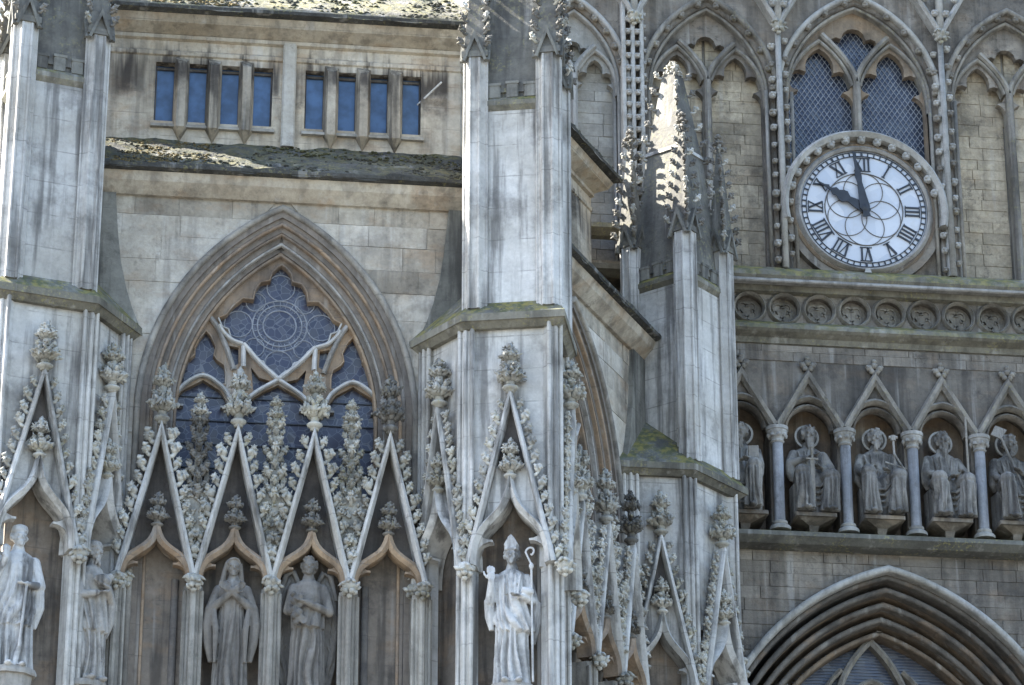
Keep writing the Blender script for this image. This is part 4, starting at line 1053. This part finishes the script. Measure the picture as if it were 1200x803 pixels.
for k, tx in enumerate(ROM):
    th = pi / 2 - 2 * pi * k / 12; er = Vector((cos(th), sin(th))); et = Vector((sin(th), -cos(th)))
    if 4 <= k <= 8: pass
    wd = {'I': .062, 'V': .12, 'X': .13}; tot = sum(wd[ch] for ch in tx); u = -tot / 2; b = MB()
    r0, r1 = .61, .82
    P = lambda uu, rr: tuple(er * rr + et * uu)
    for ch in tx:
        w0 = wd[ch]
        if ch == 'I': strip([P(u + w0 / 2, r0), P(u + w0 / 2, r1)], .026)
        if ch == 'V': strip([P(u + .012, r1), P(u + w0 / 2, r0)], .030); strip([P(u + w0 - .012, r1), P(u + w0 / 2, r0)], .014)
        if ch == 'X': strip([P(u + .012, r1), P(u + w0 - .012, r0)], .030); strip([P(u + w0 - .012, r1), P(u + .012, r0)], .014)
        u += w0
    for rr in (r0, r1): strip([P(-tot / 2 + .004, rr), P(tot / 2 - .004, rr)], .012, YN - .001)
    b.build('numeral', 'iron_black', clock)
b = MB(); b.tube([(x, -.07, z_) for x, z_ in circ(0, 0, .575, 60)], .008, 5, True)
for k in range(6):
    a = pi / 2 + k * pi / 3; b.tube([(x, -.07, z_) for x, z_ in circ(.2875 * cos(a), .2875 * sin(a), .2875, 40)], .006, 5, True)
b.build('dial_tracery', 'iron_bronze', clock)
def hand(name, ang, L_, prof, y):
    b = MB(); er = Vector((cos(ang), sin(ang))); et = Vector((sin(ang), -cos(ang)))
    poly = [(r, w_) for r, w_ in prof] + [(r, -w_) for r, w_ in reversed(prof)]
    pts = [tuple(er * (r * L_) + et * w_) for r, w_ in poly]
    b.plate(pts, [], y - .018, y); b.build(name, 'iron_black', clock)
hand('minute_hand', radians(90 + 9), .90, [(-.16, .06), (-.06, .04), (0, .075), (.12, .065), (.3, .05), (.45, .035), (.55, .05), (.62, .045), (.72, .022), (1, .012)], -.13)
hand('hour_hand', radians(90 + 60), .66, [(-.14, .03), (0, .075), (.18, .07), (.40, .045), (.50, .095), (.58, .09), (.68, .05), (.76, .065), (.84, .02), (1.2, .008)], -.105)
b = MB(); b.lathe([(.06, 0), (.055, .02), (.02, .03)], n=16); b.move(Matrix.Translation((0, -.13, 0)) @ Matrix.Rotation(pi / 2, 4, 'X')); b.build('hub', 'iron_black', clock, True, 40)
b = MB(); b.plate([(-1.14, -1.03), (1.14, -1.03), (1.14, -.2), (-1.14, -.2)], [[(1.08 * cos(a), 1.08 * sin(a)) for a in [radians(-40 - 100 * i / 12) for i in range(13)]]] if 0 else [], .10, .12); b.build('backing', 'tower_stone', clock)
b = MB(); b.hprism([(-.05, -.16), (.05, -.16), (.05, 0), (-.05, 0)], -1.04, -.96, [(-.03, -.14), (.03, -.14), (.03, 0), (-.03, 0)]); b.build('keystone', 'tower_pale', clock)

# ================================================================== STATUES
def robe(b, levels, nf, seed=0, n=110, back=.35, twist=0):
    vs = []; m = len(levels)
    for (z, cx, cy, rx, ry, amp) in levels:
        for k in range(n):
            t_ = 2 * pi * k / n
            ph = seed * 1.7 + .9 * noise.noise(Vector((cos(t_) * 1.3, sin(t_) * 1.3, z * 1.6 + seed)))* 2.2
            u = (nf * t_ / (2 * pi) + (ph + twist * z) / 2.2); cell = math.floor(u); d = u - cell - .5
            rr_ = noise.noise(Vector((cell % nf * 3.3, seed * 1.9, z * 2.2)))
            f = .45 - (1.55 + .8 * rr_) * math.exp(-(d / .22) ** 2)
            q = max(.35, 1 + amp * f * (1 if sin(t_) < .2 else back))
            vs.append((cx + cos(t_) * rx * q, cy + sin(t_) * ry * q, z))
    fs = [(i * n + k, i * n + (k + 1) % n, (i + 1) * n + (k + 1) % n, (i + 1) * n + k) for i in range(m - 1) for k in range(n)]
    fs.append(tuple(range(n - 1, -1, -1))); fs.append(tuple((m - 1) * n + k for k in range(n)))
    b.add(vs, fs)
def dense(levels, k=4):
    out = []
    for a, c in zip(levels, levels[1:]):
        for i in range(k): out.append(tuple(p + (q - p) * i / k for p, q in zip(a, c)))
    return out + [levels[-1]]
def cap(b, p, q, r1, r2, n=10):
    b.tube([p, tuple((a + c) / 2 for a, c in zip(p, q)), q], [r1, (r1 + r2) / 2, r2], n); b.blob(p, r1); b.blob(q, r2)
def hand_(b, p, d, nrm, s=1.0):
    """p wrist, d finger direction, nrm palm normal; palm, four fingers, thumb"""
    p, d, nrm = Vector(p), Vector(d).normalized(), Vector(nrm).normalized(); u = d.cross(nrm).normalized(); nrm = u.cross(d)
    R = Matrix((u, nrm, d)).transposed()
    b.blob(p + d * .05 * s, (.045 * s, .022 * s, .058 * s), rot=R)
    for i, l in enumerate((.062, .075, .07, .052)):
        a = p + d * .09 * s + u * (i - 1.5) * .023 * s; e = a + d * l * .6 * s; f = e + d * l * .45 * s - nrm * .02 * s
        b.tube([tuple(a), tuple(e), tuple(f)], [.0125 * s, .0115 * s, .009 * s], 6)
    a = p + d * .03 * s - u * .04 * s; b.tube([tuple(a), tuple(a + d * .04 * s - u * .03 * s), tuple(a + d * .075 * s - u * .035 * s)], [.015 * s, .013 * s, .010 * s], 6)
def head_(b, c, h, yaw=0, tilt=0, hair=1, beard=0, mitre=0, veil=0, seed=0):
    k = len(b.v); rd = random.Random(seed)
    b.blob((0, .01 * h, .08 * h), (.36 * h, .42 * h, .42 * h)); b.blob((0, -.10 * h, -.18 * h), (.27 * h, .27 * h, .30 * h))
    b.blob((0, -.31 * h, -.38 * h), (.11 * h, .09 * h, .09 * h))                                             # chin
    b.tube([(0, -.38 * h, .10 * h), (0, -.45 * h, -.05 * h), (0, -.50 * h, -.12 * h)], [.04 * h, .05 * h, .07 * h], 6)   # nose
    for s in (-1, 1):
        b.blob((s * .15 * h, -.355 * h, .10 * h), (.12 * h, .06 * h, .04 * h))                               # brow
        b.blob((s * .14 * h, -.345 * h, .02 * h), (.06 * h, .04 * h, .035 * h))                             # eye
        b.blob((s * .17 * h, -.30 * h, -.12 * h), (.09 * h, .07 * h, .09 * h))                              # cheek
        b.blob((s * .36 * h, .02 * h, -.02 * h), (.05 * h, .09 * h, .13 * h))                               # ear
    b.blob((0, -.37 * h, -.24 * h), (.10 * h, .05 * h, .025 * h)); b.blob((0, -.36 * h, -.295 * h), (.08 * h, .05 * h, .025 * h))  # lips
    if hair:
        k_ = 0
        while k_ < 60:
            q = Vector((rd.gauss(0, 1), rd.gauss(0, 1), rd.gauss(0, 1))).normalized()
            if q.z < (-.75 if hair > 1 else -.25) or (q.y < -.15 and q.z < .52): continue
            k_ += 1; b.blob((q.x * .40 * h, .02 * h + q.y * .44 * h, .08 * h + q.z * .45 * h), (.085 * h, .085 * h, .10 * h), .5, k_, ico=ICO1)
    if beard:
        for i in range(16 * beard):
            t_ = rd.random(); a = pi + pi * rd.uniform(.12, .88)
            b.blob((cos(a) * .24 * h * (1 - .5 * t_), -.08 * h + sin(a) * .26 * h - .0 * t_, -.28 * h - t_ * (.25 + .18 * beard) * h), (.07 * h, .07 * h, .11 * h), .4, i)
    if mitre:
        b.hprism([(x * h, y * h) for x, y in ((-.37, -.1), (-.25, -.36), (.25, -.36), (.37, -.1), (.34, .3), (-.34, .3))], .26 * h, .55 * h, [(x * h, y * h) for x, y in ((-.40, -.1), (-.28, -.34), (.28, -.34), (.40, -.1), (.36, .3), (-.36, .3))])
        for y0, y1 in ((-.33, -.10), (.08, .30)): b.plate([(-.38 * h, .54 * h), (.38 * h, .54 * h), (.16 * h, .95 * h), (0, 1.12 * h), (-.16 * h, .95 * h)], [], y0 * h, y1 * h)
        b.sweep([(-.3 * h, .3 * h), (.3 * h, .3 * h)], [(.05 * h, -.40 * h), (-.05 * h, -.40 * h), (-.05 * h, -.3 * h), (.05 * h, -.3 * h)])
    if veil:
        b.blob((0, .07 * h, .14 * h), (.44 * h, .46 * h, .46 * h))
        for s in (-1, 1):
            b.tube([(s * .36 * h, -.12 * h, .25 * h), (s * .44 * h, -.02 * h, -.2 * h), (s * .50 * h, .0, -.7 * h), (s * .62 * h, .05 * h, -1.05 * h)], [.10 * h, .13 * h, .15 * h, .12 * h], 8)
        b.tube([(-.33 * h, -.22 * h, .2 * h), (-.2 * h, -.33 * h, .42 * h), (0, -.36 * h, .48 * h), (.2 * h, -.33 * h, .42 * h), (.33 * h, -.22 * h, .2 * h)], .055 * h, 8)
    b.move(Matrix.Translation(c) @ Matrix.Rotation(yaw, 4, 'Z') @ Matrix.Rotation(tilt, 4, 'X'), k)
def bake(b, name, mat, voxel=.011, parent=None, smooth=1):
    me = bpy.data.meshes.new('tmp'); me.from_pydata(b.v, [], b.f)
    bm = bmesh.new(); bm.from_mesh(me); bmesh.ops.recalc_face_normals(bm, faces=bm.faces); bm.to_mesh(me); bm.free()
    o = bpy.data.objects.new('tmp', me); COL.objects.link(o)
    md = o.modifiers.new('r', 'REMESH'); md.mode = 'VOXEL'; md.voxel_size = voxel; md.use_smooth_shade = True
    if smooth: s_ = o.modifiers.new('s', 'SMOOTH'); s_.factor = .4; s_.iterations = smooth
    dg = bpy.context.evaluated_depsgraph_get(); dg.update()
    out = bpy.data.meshes.new_from_object(o.evaluated_get(dg)); out.name = name
    bpy.data.objects.remove(o); bpy.data.meshes.remove(me)
    out.materials.clear(); out.materials.append(M[mat]); out.polygons.foreach_set('use_smooth', [True] * len(out.polygons))
    return put(name, out, parent)
def body_levels(H, w_=1.0, amp=.10):
    amp *= 2.9
    L_ = [(0, 0, 0, .19, .15, amp * 1.15), (.06, 0, 0, .185, .145, amp), (.25, 0, 0, .172, .135, amp), (.42, 0, 0, .172, .132, amp * .75), (.55, 0, 0, .155, .12, amp * .45), (.62, 0, 0, .145, .11, amp * .35), (.72, 0, .0, .165, .115, amp * .25), (.79, 0, .01, .178, .11, .02), (.825, 0, .012, .14, .095, .0), (.85, 0, .015, .075, .07, 0), (.90, 0, .01, .052, .055, 0)]
    return dense([(z * H, cx, cy, rx * w_, ry * w_, a) for z, cx, cy, rx, ry, a in L_], 4)
def pedestal(parent, w_=.27, h=.16, mat='pale_moulding'):
    b = MB(); o8 = lambda r: [(r * cos(pi / 8 + i * pi / 4), r * .8 * sin(pi / 8 + i * pi / 4)) for i in range(8)]
    b.hprism(o8(w_ * .8), -h - .25, -h + .02, o8(w_ * .9)); b.hprism(o8(w_ * 1.08), -h + .02, -.05); b.hprism(o8(w_ * 1.08), -.05, -.002, o8(w_))
    return b.build('pedestal', mat, parent)
def stand(name, label, group, loc, rz):
    return thing(name, label, 'statue', loc, rz, group)
H = 1.62
def local(ci, x, y):
    a = (-30, 30, 90)[ci]; c = ((-S / 2, 0), (S / 2, 0), (S, AP))[ci]; a = radians(a)
    return (c[0] + x * cos(a) - y * sin(a), c[1] + x * sin(a) + y * cos(a))
# --- the white bishop
px, py = local(1, -H_ / 2 + .05, -.54)
st = thing('statue', 'bright white stone bishop with mitre and crozier in the niche at picture centre', 'statue', (px, py, 12.10), radians(-15 + 8), 'standing statues in the porch niches')
b = MB(); robe(b, body_levels(H, 1.0, .13), 14, 2)
robe(b, dense([(z * H, cx, cy, rx, ry, a) for z, cx, cy, rx, ry, a in ((.36, .06, -.02, .05, .05, .1), (.38, .05, -.02, .20, .155, .32), (.48, .02, -.01, .205, .155, .28), (.62, 0, 0, .19, .14, .18), (.74, 0, 0, .19, .125, .08), (.81, 0, .01, .15, .10, 0), (.84, 0, .01, .08, .07, 0))], 6), 12, 5, twist=6)
for i in range(5): b.tube([(-.10 + .05 * i, -.10, .80 * H), (-.08 + .04 * i, -.125, .72 * H), (-.07 + .035 * i, -.13, .64 * H)], [.008, .014, .010], 6)
cap(b, (-.17, .0, .78 * H), (-.25, -.04, .60 * H), .065, .06); cap(b, (-.25, -.04, .60 * H), (-.235, -.15, .74 * H), .06, .036)
b.tube([(-.25, -.02, .62 * H), (-.25, -.0, .50 * H), (-.23, .0, .40 * H)], [.07, .06, .03], 8)
hand_(b, (-.235, -.15, .74 * H), (-.03, .0, 1), (0, -1, 0), 1.1)
cap(b, (.17, .0, .78 * H), (.25, -.05, .60 * H), .065, .06); cap(b, (.25, -.05, .60 * H), (.13, -.19, .615 * H), .055, .036); hand_(b, (.14, -.19, .615 * H), (-1, -.2, .1), (0, 0, -1), 1.0)
b.blob((.17, -.17, .655 * H), (.085, .06, .055), .3, 2); b.tube([(.27, -.02, .60 * H), (.27, .0, .45 * H), (.24, 0, .3 * H)], [.07, .065, .03], 8)
for s in (-1, 1): b.blob((s * .08, -.17, .02), (.045, .09, .035))
head_(b, (0, -.02, .945 * H), .225, yaw=radians(-12), hair=1, beard=0, mitre=1, seed=3)
bake(b, 'figure', 'statue_white', .0085, st)
b = MB(); b.tube([(.235, -.16, .0), (.22, -.15, .86 * H)], .013, 8)
cr = [(.22 + .065 * (1 - t_) * cos(a) - .0, -.15, .95 * H + .065 * (1 - .6 * t_) * sin(a)) for t_, a in [(i / 14, pi + 0 - 1.7 * pi * i / 14 + .0) for i in range(15)]]
b.tube([(.22, -.15, .86 * H), (.175, -.15, .92 * H)] + cr, .012, 6); b.lathe([(.014, .82 * H), (.028, .84 * H), (.028, .855 * H), (.014, .87 * H)], .22, -.15, 8); b.build('crozier', 'statue_white', st, True, 50)
pedestal(st, .25, .10)
# --- robed figure on the left buttress
px, py = local(0, H_ / 2 - .17, -.60)
st = thing('statue', 'pale robed statue raising one hand, leftmost standing figure in the picture', 'statue', (px, py, 12.08), radians(15), 'standing statues in the porch niches')
b = MB(); robe(b, body_levels(H, 1.12, .12), 14, 7)
robe(b, dense([(z * H, cx, cy, rx, ry, a) for z, cx, cy, rx, ry, a in ((.27, 0, -.03, .04, .04, .1), (.30, .0, -.03, .17, .155, .34), (.44, .02, -.01, .21, .16, .3), (.60, 0, 0, .21, .145, .2), (.74, 0, 0, .21, .13, .04), (.81, 0, .01, .16, .10, 0), (.84, 0, .01, .08, .07, 0))], 6), 12, 3, twist=-6)
cap(b, (-.19, .0, .78 * H), (-.25, -.06, .62 * H), .07, .062); cap(b, (-.25, -.06, .62 * H), (-.18, -.19, .76 * H), .06, .038); hand_(b, (-.18, -.19, .75 * H), (0, -.1, 1), (0, -1, 0), 1.05)
cap(b, (.19, 0, .78 * H), (.26, -.06, .60 * H), .07, .062); cap(b, (.26, -.06, .60 * H), (.12, -.20, .58 * H), .055, .038); hand_(b, (.13, -.2, .58 * H), (-1, -.1, 0), (0, 0, -1), 1.0)
b.tube([(.24, -.04, .60 * H), (.26, -.03, .45 * H), (.22, -.02, .30 * H)], [.075, .07, .03], 8)
b.tube([(.07, -.215, .6 * H), (.02, -.235, .12 * H)], .018, 6)
for s in (-1, 1): b.blob((s * .08, -.17, .02), (.045, .09, .035))
head_(b, (0, -.02, .945 * H), .235, yaw=radians(10), hair=1, beard=0, seed=5); b.lathe([(.095, .985 * H), (.10, 1.0 * H), (.085, 1.03 * H), (.03, 1.045 * H)], 0, -.01, 14)
bake(b, 'figure', 'statue_white', .0085, st); pedestal(st, .27, .10)
# --- figure on the flank of the left buttress
px, py = local(0, H_ - .01, .11)
st = thing('statue', 'grey stained statue clutching a bundle, beside the leftmost robed statue', 'statue', (px, py, 12.06), radians(38), 'standing statues in the porch niches')
b = MB(); robe(b, body_levels(H, 1.02, .13), 14, 4)
robe(b, dense([(z * H, cx, cy, rx, ry, a) for z, cx, cy, rx, ry, a in ((.33, .02, -.02, .04, .04, .1), (.36, .02, -.02, .18, .15, .32), (.5, 0, -.0, .195, .15, .28), (.66, 0, 0, .19, .135, .15), (.76, 0, 0, .185, .125, .03), (.82, 0, .01, .13, .09, 0), (.85, 0, .01, .07, .07, 0))], 6), 12, 9, twist=5)
cap(b, (-.17, .0, .78 * H), (-.22, -.07, .60 * H), .066, .06); cap(b, (-.22, -.07, .6 * H), (-.06, -.19, .62 * H), .055, .036); hand_(b, (-.07, -.19, .62 * H), (1, -.1, .2), (0, 0, -1))
cap(b, (.17, .0, .78 * H), (.22, -.07, .60 * H), .066, .06); cap(b, (.22, -.07, .6 * H), (.08, -.20, .67 * H), .055, .036); hand_(b, (.09, -.2, .67 * H), (-1, -.1, .1), (0, 0, -1))
b.blob((.0, -.19, .72 * H), (.12, .07, .07), .4, 3); b.blob((.09, -.2, .75 * H), (.05, .05, .05), .3, 5)
b.tube([(-.23, -.05, .6 * H), (-.24, -.03, .46 * H), (-.2, -.02, .34 * H)], [.07, .065, .03], 8); b.tube([(.23, -.05, .6 * H), (.24, -.03, .46 * H), (.2, -.02, .34 * H)], [.07, .065, .03], 8)
for s in (-1, 1): b.blob((s * .08, -.17, .02), (.045, .09, .035))
head_(b, (0, -.02, .945 * H), .225, yaw=radians(15), hair=2, beard=1, seed=8); b.lathe([(.105, .975 * H), (.11, .99 * H), (.09, 1.02 * H), (.03, 1.04 * H)], 0, -.0, 14)
bake(b, 'figure', 'statue_grey', .0085, st); pedestal(st, .25, .10)
# --- veiled woman
st = thing('statue', 'veiled female statue with arms crossed on her breast, left of the winged angel', 'statue', (-.425, .08, 12.12), radians(-4), 'standing statues in the porch niches')
b = MB(); robe(b, body_levels(H * .97, 1.0, .11), 15, 6)
Hh = H * .97
for s in (-1, 1):
    cap(b, (s * .16, .0, .775 * Hh), (s * .245, -.06, .61 * Hh), .062, .06); cap(b, (s * .245, -.06, .61 * Hh), (-s * .02, -.175, .74 * Hh), .055, .034)
    hand_(b, (-s * .02, -.18, .735 * Hh), (-s * 1, -.05, .75), (0, 1, 0), .95)
    b.tube([(s * .24, -.05, .63 * Hh), (s * .265, -.04, .50 * Hh), (s * .25, -.03, .36 * Hh), (s * .22, -.02, .22 * Hh)], [.065, .07, .06, .03], 8)
    b.tube([(s * .2, -.09, .6 * Hh), (s * .17, -.13, .45 * Hh), (s * .17, -.12, .2 * Hh)], [.035, .04, .02], 6)
head_(b, (0, -.03, .94 * Hh), .22, yaw=radians(14), tilt=radians(8), hair=0, veil=1, seed=9)
bake(b, 'figure', 'statue_brown', .0085, st); pedestal(st, .24, .10, 'niche_stone')
# --- angel
st = thing('statue', 'curly-haired angel statue with long folded wings, holding a bundle, right of the veiled woman', 'statue', (.45, .08, 12.12), radians(2), 'standing statues in the porch niches')
b = MB(); robe(b, body_levels(H, 1.04, .12), 14, 8)
robe(b, dense([(z * H, cx, cy, rx, ry, a) for z, cx, cy, rx, ry, a in ((.46, 0, -.02, .04, .04, .0), (.48, .0, -.02, .18, .145, .22), (.58, 0, 0, .185, .14, .2), (.72, 0, 0, .19, .13, .04), (.80, 0, .01, .16, .1, 0), (.84, 0, .01, .07, .07, 0))], 4), 9, 2)
cap(b, (.17, .0, .78 * H), (.235, -.08, .60 * H), .066, .06); cap(b, (.235, -.08, .6 * H), (-.05, -.21, .645 * H), .052, .036); hand_(b, (-.04, -.21, .645 * H), (-1, -.05, .1), (0, 0, -1))
cap(b, (-.17, .0, .78 * H), (-.235, -.08, .60 * H), .066, .06); cap(b, (-.235, -.08, .6 * H), (-.14, -.2, .56 * H), .052, .036); hand_(b, (-.15, -.2, .56 * H), (.6, -.1, -.6), (0, 1, 0))
for i in range(12): b.blob((-.15 + .04 * sin(i * 2.1), -.2 + .02 * cos(i), (.50 + .018 * i) * H), (.04, .035, .04), .5, i)
head_(b, (0, -.02, .945 * H), .23, yaw=radians(-6), tilt=radians(4), hair=2, seed=12)
for s in (-1, 1): b.blob((s * .08, -.15, .02), (.045, .09, .035))
bake(b, 'figure', 'statue_brown', .0085, st)
for s in (-1, 1):
    b = MB(); rd = random.Random(3)
    outl = [(s * .07, .80 * H), (s * .16, .93 * H), (s * .26, .90 * H), (s * .335, .72 * H), (s * .35, .45 * H), (s * .33, .22 * H), (s * .27, .05 * H), (s * .20, .10 * H), (s * .16, .45 * H)]
    if s > 0: outl.reverse()
    b.plate(outl, [], .09, .14)
    for i in range(9):
        t_ = i / 8; x0 = s * (.20 + .14 * sin(pi * (.15 + .6 * t_))); z0 = (.86 - .06 * i) * H
        b.tube([(x0 - s * .05, .08, z0), (x0, .075, z0 - .12), (s * (.33 - .012 * i), .08, z0 - .50 + .02 * i), (s * (.30 - .012 * i), .09, max(.05 * H, z0 - .75))], [.018, .024, .02, .008], 6)
    b.tube([(s * .08, .08, .80 * H), (s * .17, .07, .92 * H), (s * .26, .07, .89 * H), (s * .33, .08, .72 * H)], [.03, .035, .035, .025], 8)
    b.build('wing', 'statue_brown', st, True, 50)
pedestal(st, .25, .10, 'niche_stone')
# --- seated figures on the tower
def seated(label, x, kind, seed, mat='statue_dark', halo=.14):
    st = thing('seated_statue', label, 'statue', (TX + x, TY + .06, 16.677), radians((-12, 4, -4, 6, 10)[kind]), 'seated haloed figures in the tower arcade')
    st.scale = (1.24, 1.24, 1.22)
    b = MB(); rd = random.Random(seed)
    robe(b, dense([(.0, 0, -.12, .16, .09, .2), (.10, 0, -.12, .16, .095, .2), (.28, 0, -.11, .17, .10, .18), (.38, 0, -.10, .20, .13, .10), (.47, 0, -.05, .20, .15, .06), (.54, 0, .0, .185, .13, .25), (.70, 0, .02, .185, .12, .25), (.81, 0, .03, .19, .11, .08), (.86, 0, .03, .13, .09, 0), (.89, 0, .03, .07, .07, 0), (.95, 0, .02, .055, .06, 0)], 5), 13, seed, back=.1, twist=3)
    for s in (-1, 1):
        dz = .03 if (kind + (s > 0)) % 2 else 0; sp = ((.17, .13), (.155, .15), (.13, .18), (.15, .15), (.17, .14))[kind][s > 0]; fx = s * sp; up_ = ((0, .05), (0, 0), (.07, 0), (0, .03), (.04, 0))[kind][s > 0]; dz = dz + up_
        cap(b, (s * .10, -.02, .45), (fx * 1.12, -.31, .44 + dz), .10, .092)
        robe(b, dense([(.02, fx * .92, -.30, .10, .105, .5), (.10, fx * .95, -.30, .094, .10, .48), (.26, fx * 1.03, -.315, .082, .088, .4), (.38 + dz, fx * 1.1, -.315, .088, .09, .2), (.48 + dz, fx * 1.1, -.30, .06, .06, 0)], 6), 9, seed + s, 60, back=.6, twist=3 * s)
        b.blob((fx * .9, -.38, .02), (.042, .08, .03))
    for i in range(4): b.tube([(-.14, -.31, .42 - .05 * i), (-.04, -.24 + .01 * i, .33 - .07 * i), (.05, -.24 + .01 * i, .33 - .07 * i), (.14, -.31, .41 - .05 * i)], [.014, .022, .022, .014], 6)
    A = {0: ((-.20, -.10, .62), (-.07, -.20, .60), (.20, -.12, .60), (.15, -.24, .60)), 1: ((-.235, -.04, .66), (-.06, -.17, .70), (.235, -.04, .63), (.10, -.20, .56)), 2: ((-.22, -.06, .62), (-.15, -.22, .50), (.22, -.06, .62), (.15, -.22, .54)), 3: ((-.235, -.05, .62), (-.02, -.2, .52), (.235, -.06, .63), (.20, -.22, .56)), 4: ((-.235, -.04, .62), (-.18, -.2, .5), (.23, -.06, .63), (.04, -.22, .61))}[kind]
    for s, el, wr in ((-1, A[0], A[1]), (1, A[2], A[3])):
        cap(b, (s * .17, .03, .80), el, .062, .058); cap(b, el, wr, .054, .034); hand_(b, wr, (-s * .7, -.4, .15), (0, 0, -1), .85)
        b.tube([el, (el[0], el[1] + .02, el[2] - .12), (el[0] * .9, el[1] + .04, el[2] - .2)], [.06, .05, .02], 8)
    for i in range(5): b.tube([(-.15 + .075 * i, -.07 - .02 * (i in (1, 2, 3)), .82), (-.12 + .06 * i, -.105, .68), (-.11 + .055 * i, -.11, .54)], [.01, .017, .012], 6)
    head_(b, (0, -.03, 1.03), .215, yaw=radians((-18, 8, 6, 0, 12)[kind]), tilt=radians(6), hair=2, beard=(2, 2, 1, 2, 1)[kind], seed=seed)
    b.box(-.22, .22, -.08, .10, .0, .40)
    bake(b, 'figure', mat, .008, st)
    b = MB(); b.plate(circ(0, 1.04, halo, 28), [], .06, .085); b.build('halo', 'arcade_wall', st); b = MB(); b.sweep(circ(0, 1.04, halo - .008, 28), [(.012, .045), (-.012, .045), (-.012, .07), (.012, .07)], True); b.build('halo_rim', 'tower_pale', st)
    b = MB()
    if kind == 0:
        b.box(.08, .20, -.30, -.26, .56, .76, .01); b.build('book', mat, st)
    if kind == 1:
        b.plate([(-.025, .62), (-.022, .12), (0, .03), (.022, .12), (.025, .62)][::-1], [], -.34, -.325); b.box(-.07, .07, -.345, -.32, .62, .64); b.tube([(0, -.333, .64), (0, -.333, .76)], .016, 8); b.blob((0, -.333, .775), .025); b.move(Matrix.Translation((-.04, .07, .02))); b.build('sword', 'tower_tracery', st)
    if kind == 2:
        b.tube([(.17, -.25, .54), (.17, -.20, .94)], .014, 8); b.tube([(.17, -.2, 1.0), (.17, -.2, .94)], .03, 8); b.tube([(.12, -.2, .98), (.22, -.2, .98)], .018, 6); b.tube([(.17, -.24, .76), (.30, -.24, .52)], .012, 6); b.tube([(.06, -.24, .66), (.30, -.24, .58)], .01, 6); b.build('keys', mat, st)
    if kind == 3:
        b.tube([(.20, -.25, .02), (.22, -.20, 1.28)], .014, 8); b.build('staff', 'tower_tracery', st)
    if kind == 4:
        b.tube([(.16, -.24, .12), (-.20, -.18, 1.10)], .015, 8); b.plate([(-.30, 1.06), (-.18, 1.02), (-.10, 1.14), (-.24, 1.18)], [], -.19, -.165); b.build('axe', mat, st)
    return st
seated('haloed seated figure next to the buttress, turned sideways with a book', NC[1], 0, 31)
seated('bearded seated figure holding a sword point-down between the knees', NC[2], 1, 32)
seated('seated figure with pale draped knees holding keys, middle of the row', NC[3], 2, 33)
seated('long-bearded seated figure gripping a tall upright staff', NC[4], 3, 34)
seated('seated figure with a slanting axe across the chest, rightmost of the row', NC[5], 4, 35)
